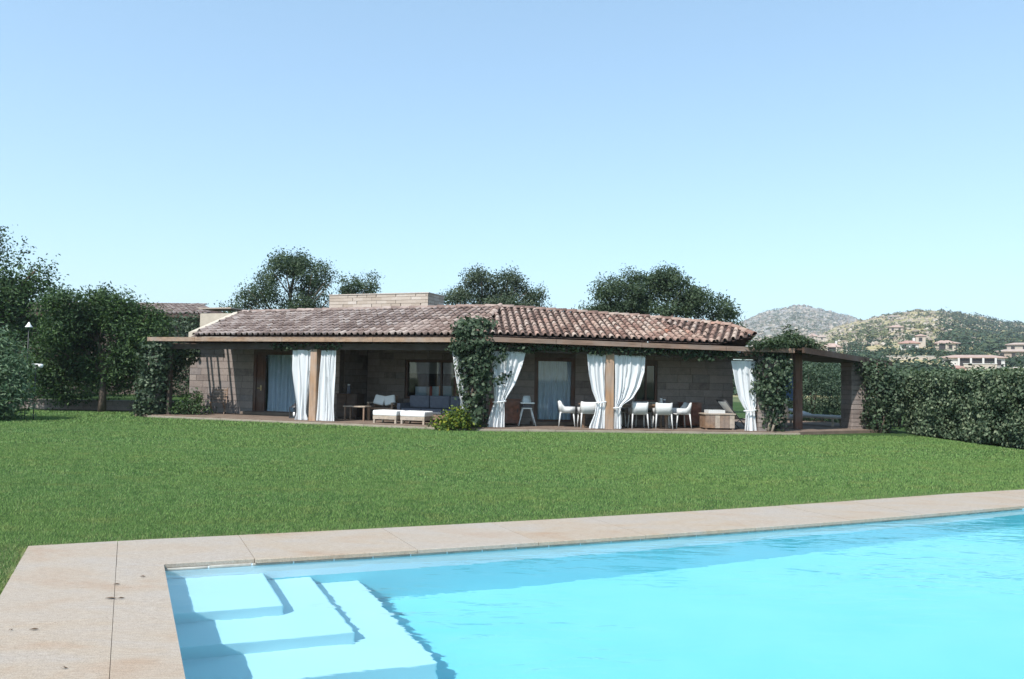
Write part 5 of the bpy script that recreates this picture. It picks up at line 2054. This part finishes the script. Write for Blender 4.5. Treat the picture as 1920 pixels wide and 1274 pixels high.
FA = R(-28)
far_house('long white villa with pillared porch below the hillside, above the hedge', 113.5, 197, 15.5, 7, 2.6, .9, 1, 0, FA, 5, (-3.5, 5.5), False)
far_house('red-roofed cottage left of the pale tower house on the hillside', 134.5, 270.5, 6.6, 5, 2.4, 1.2, 1, 1, FA, 2, None, True)
far_house('pale tower-like house in the middle of the hillside cluster', 143.0, 279.5, 3.6, 4, 4.6, .8, 0, 0, FA, 1, None, False, .3)
far_house('pale house with dark porch right of the tower house', 146.5, 270.5, 7.0, 5, 2.9, 1.3, 0, 0, R(-22), 2, (-2.6, .2))
far_house('small pale house at the right end of the hillside cluster', 155.5, 281, 3.4, 4, 2.3, .7, 0, 2, FA, 1, (-.9, .9))
far_house('wide brown house with layered roofs at the right edge', 170, 268, 15, 7, 2.6, 1.0, 2, 2, R(-30), 4, (2.2, 6.5))
far_house('upper storey house set behind the wide brown house at right', 177, 276, 12, 6, 5.2, .9, 0, 2, R(-30), 3)
far_house('pink-roofed house just above the pergola roof', 125.5, 313.5, 7.6, 6, 2.6, 2.0, 0, 0, R(-22), 2, (-2.0, 2.0), True)
far_house('small pink house at the hill foot above the roof plants', 250, 664, 8.5, 7, 4.5, 3.0, 0, 0, R(-20), 1)
far_house('tiny cream house beside the small pink house at hill foot', 223.8, 577, 6.5, 5, 3.6, 1.8, 0, 2, R(-20), 1)
far_house('little red-roofed hut just above the hedge top', 94.5, 170, 3.6, 3, 1.0, .7, 2, 1, FA, 1)
far_house('white bare house high on the hill near the right skyline', 330, 690, 11, 6, 3.0, 1.2, 1, 2, R(-25), 2)
far_house('cream house among bushes halfway up the hillside', 214, 445, 8, 6, 3.0, 1.6, 0, 0, R(-25), 2)


def far_wall(label, x, y, w, h, rz):
    z = float(hill2_z(np.array([x]), np.array([y]))[0])
    o = empty('boundary_wall', (x, y, z), rz, label, 'wall', 'pale walls on the hillside')
    MB().box((-w / 2, -.2, -1.2), (w / 2, .2, h)).build('wall', FH_WALL[0], o)
    MB().box((-w / 2 - .1, -.3, h + .002), (w / 2 + .1, .3, h + .16)).build('coping', FH_WALL[1], o)


far_wall('long low pale wall left of the white hillside villa', 106.5, 214, 13, .8, FA)
far_wall('white retaining wall below the pillared porch of the villa', 106.0, 181, 6.5, 1.6, FA)
far_wall('pale wall just above the hedge at the right edge', 117.5, 187, 11, .9, FA)
far_wall('short pale wall right of the pink-roofed house', 122, 284, 6, 1.2, FA)


# ------------------------------------------------------------------ summer haze over the valley
hz = NT('haze_air')
hz.t.nodes.remove(hz.p)
pv = hz.n('ShaderNodeVolumePrincipled')
pv.inputs['Color'].default_value = (.86, .93, 1.0, 1)
pv.inputs['Density'].default_value = .00028
pv.inputs['Anisotropy'].default_value = .2
hz.l(pv.outputs[0], hz.out.inputs['Volume'])
haze = MB().box((-1600, -120, -1.6), (3000, 2900, 215)).build('haze', hz.m)
tag(haze, 'thin bluish summer haze over the valley and far hill', 'haze', kind='stuff')
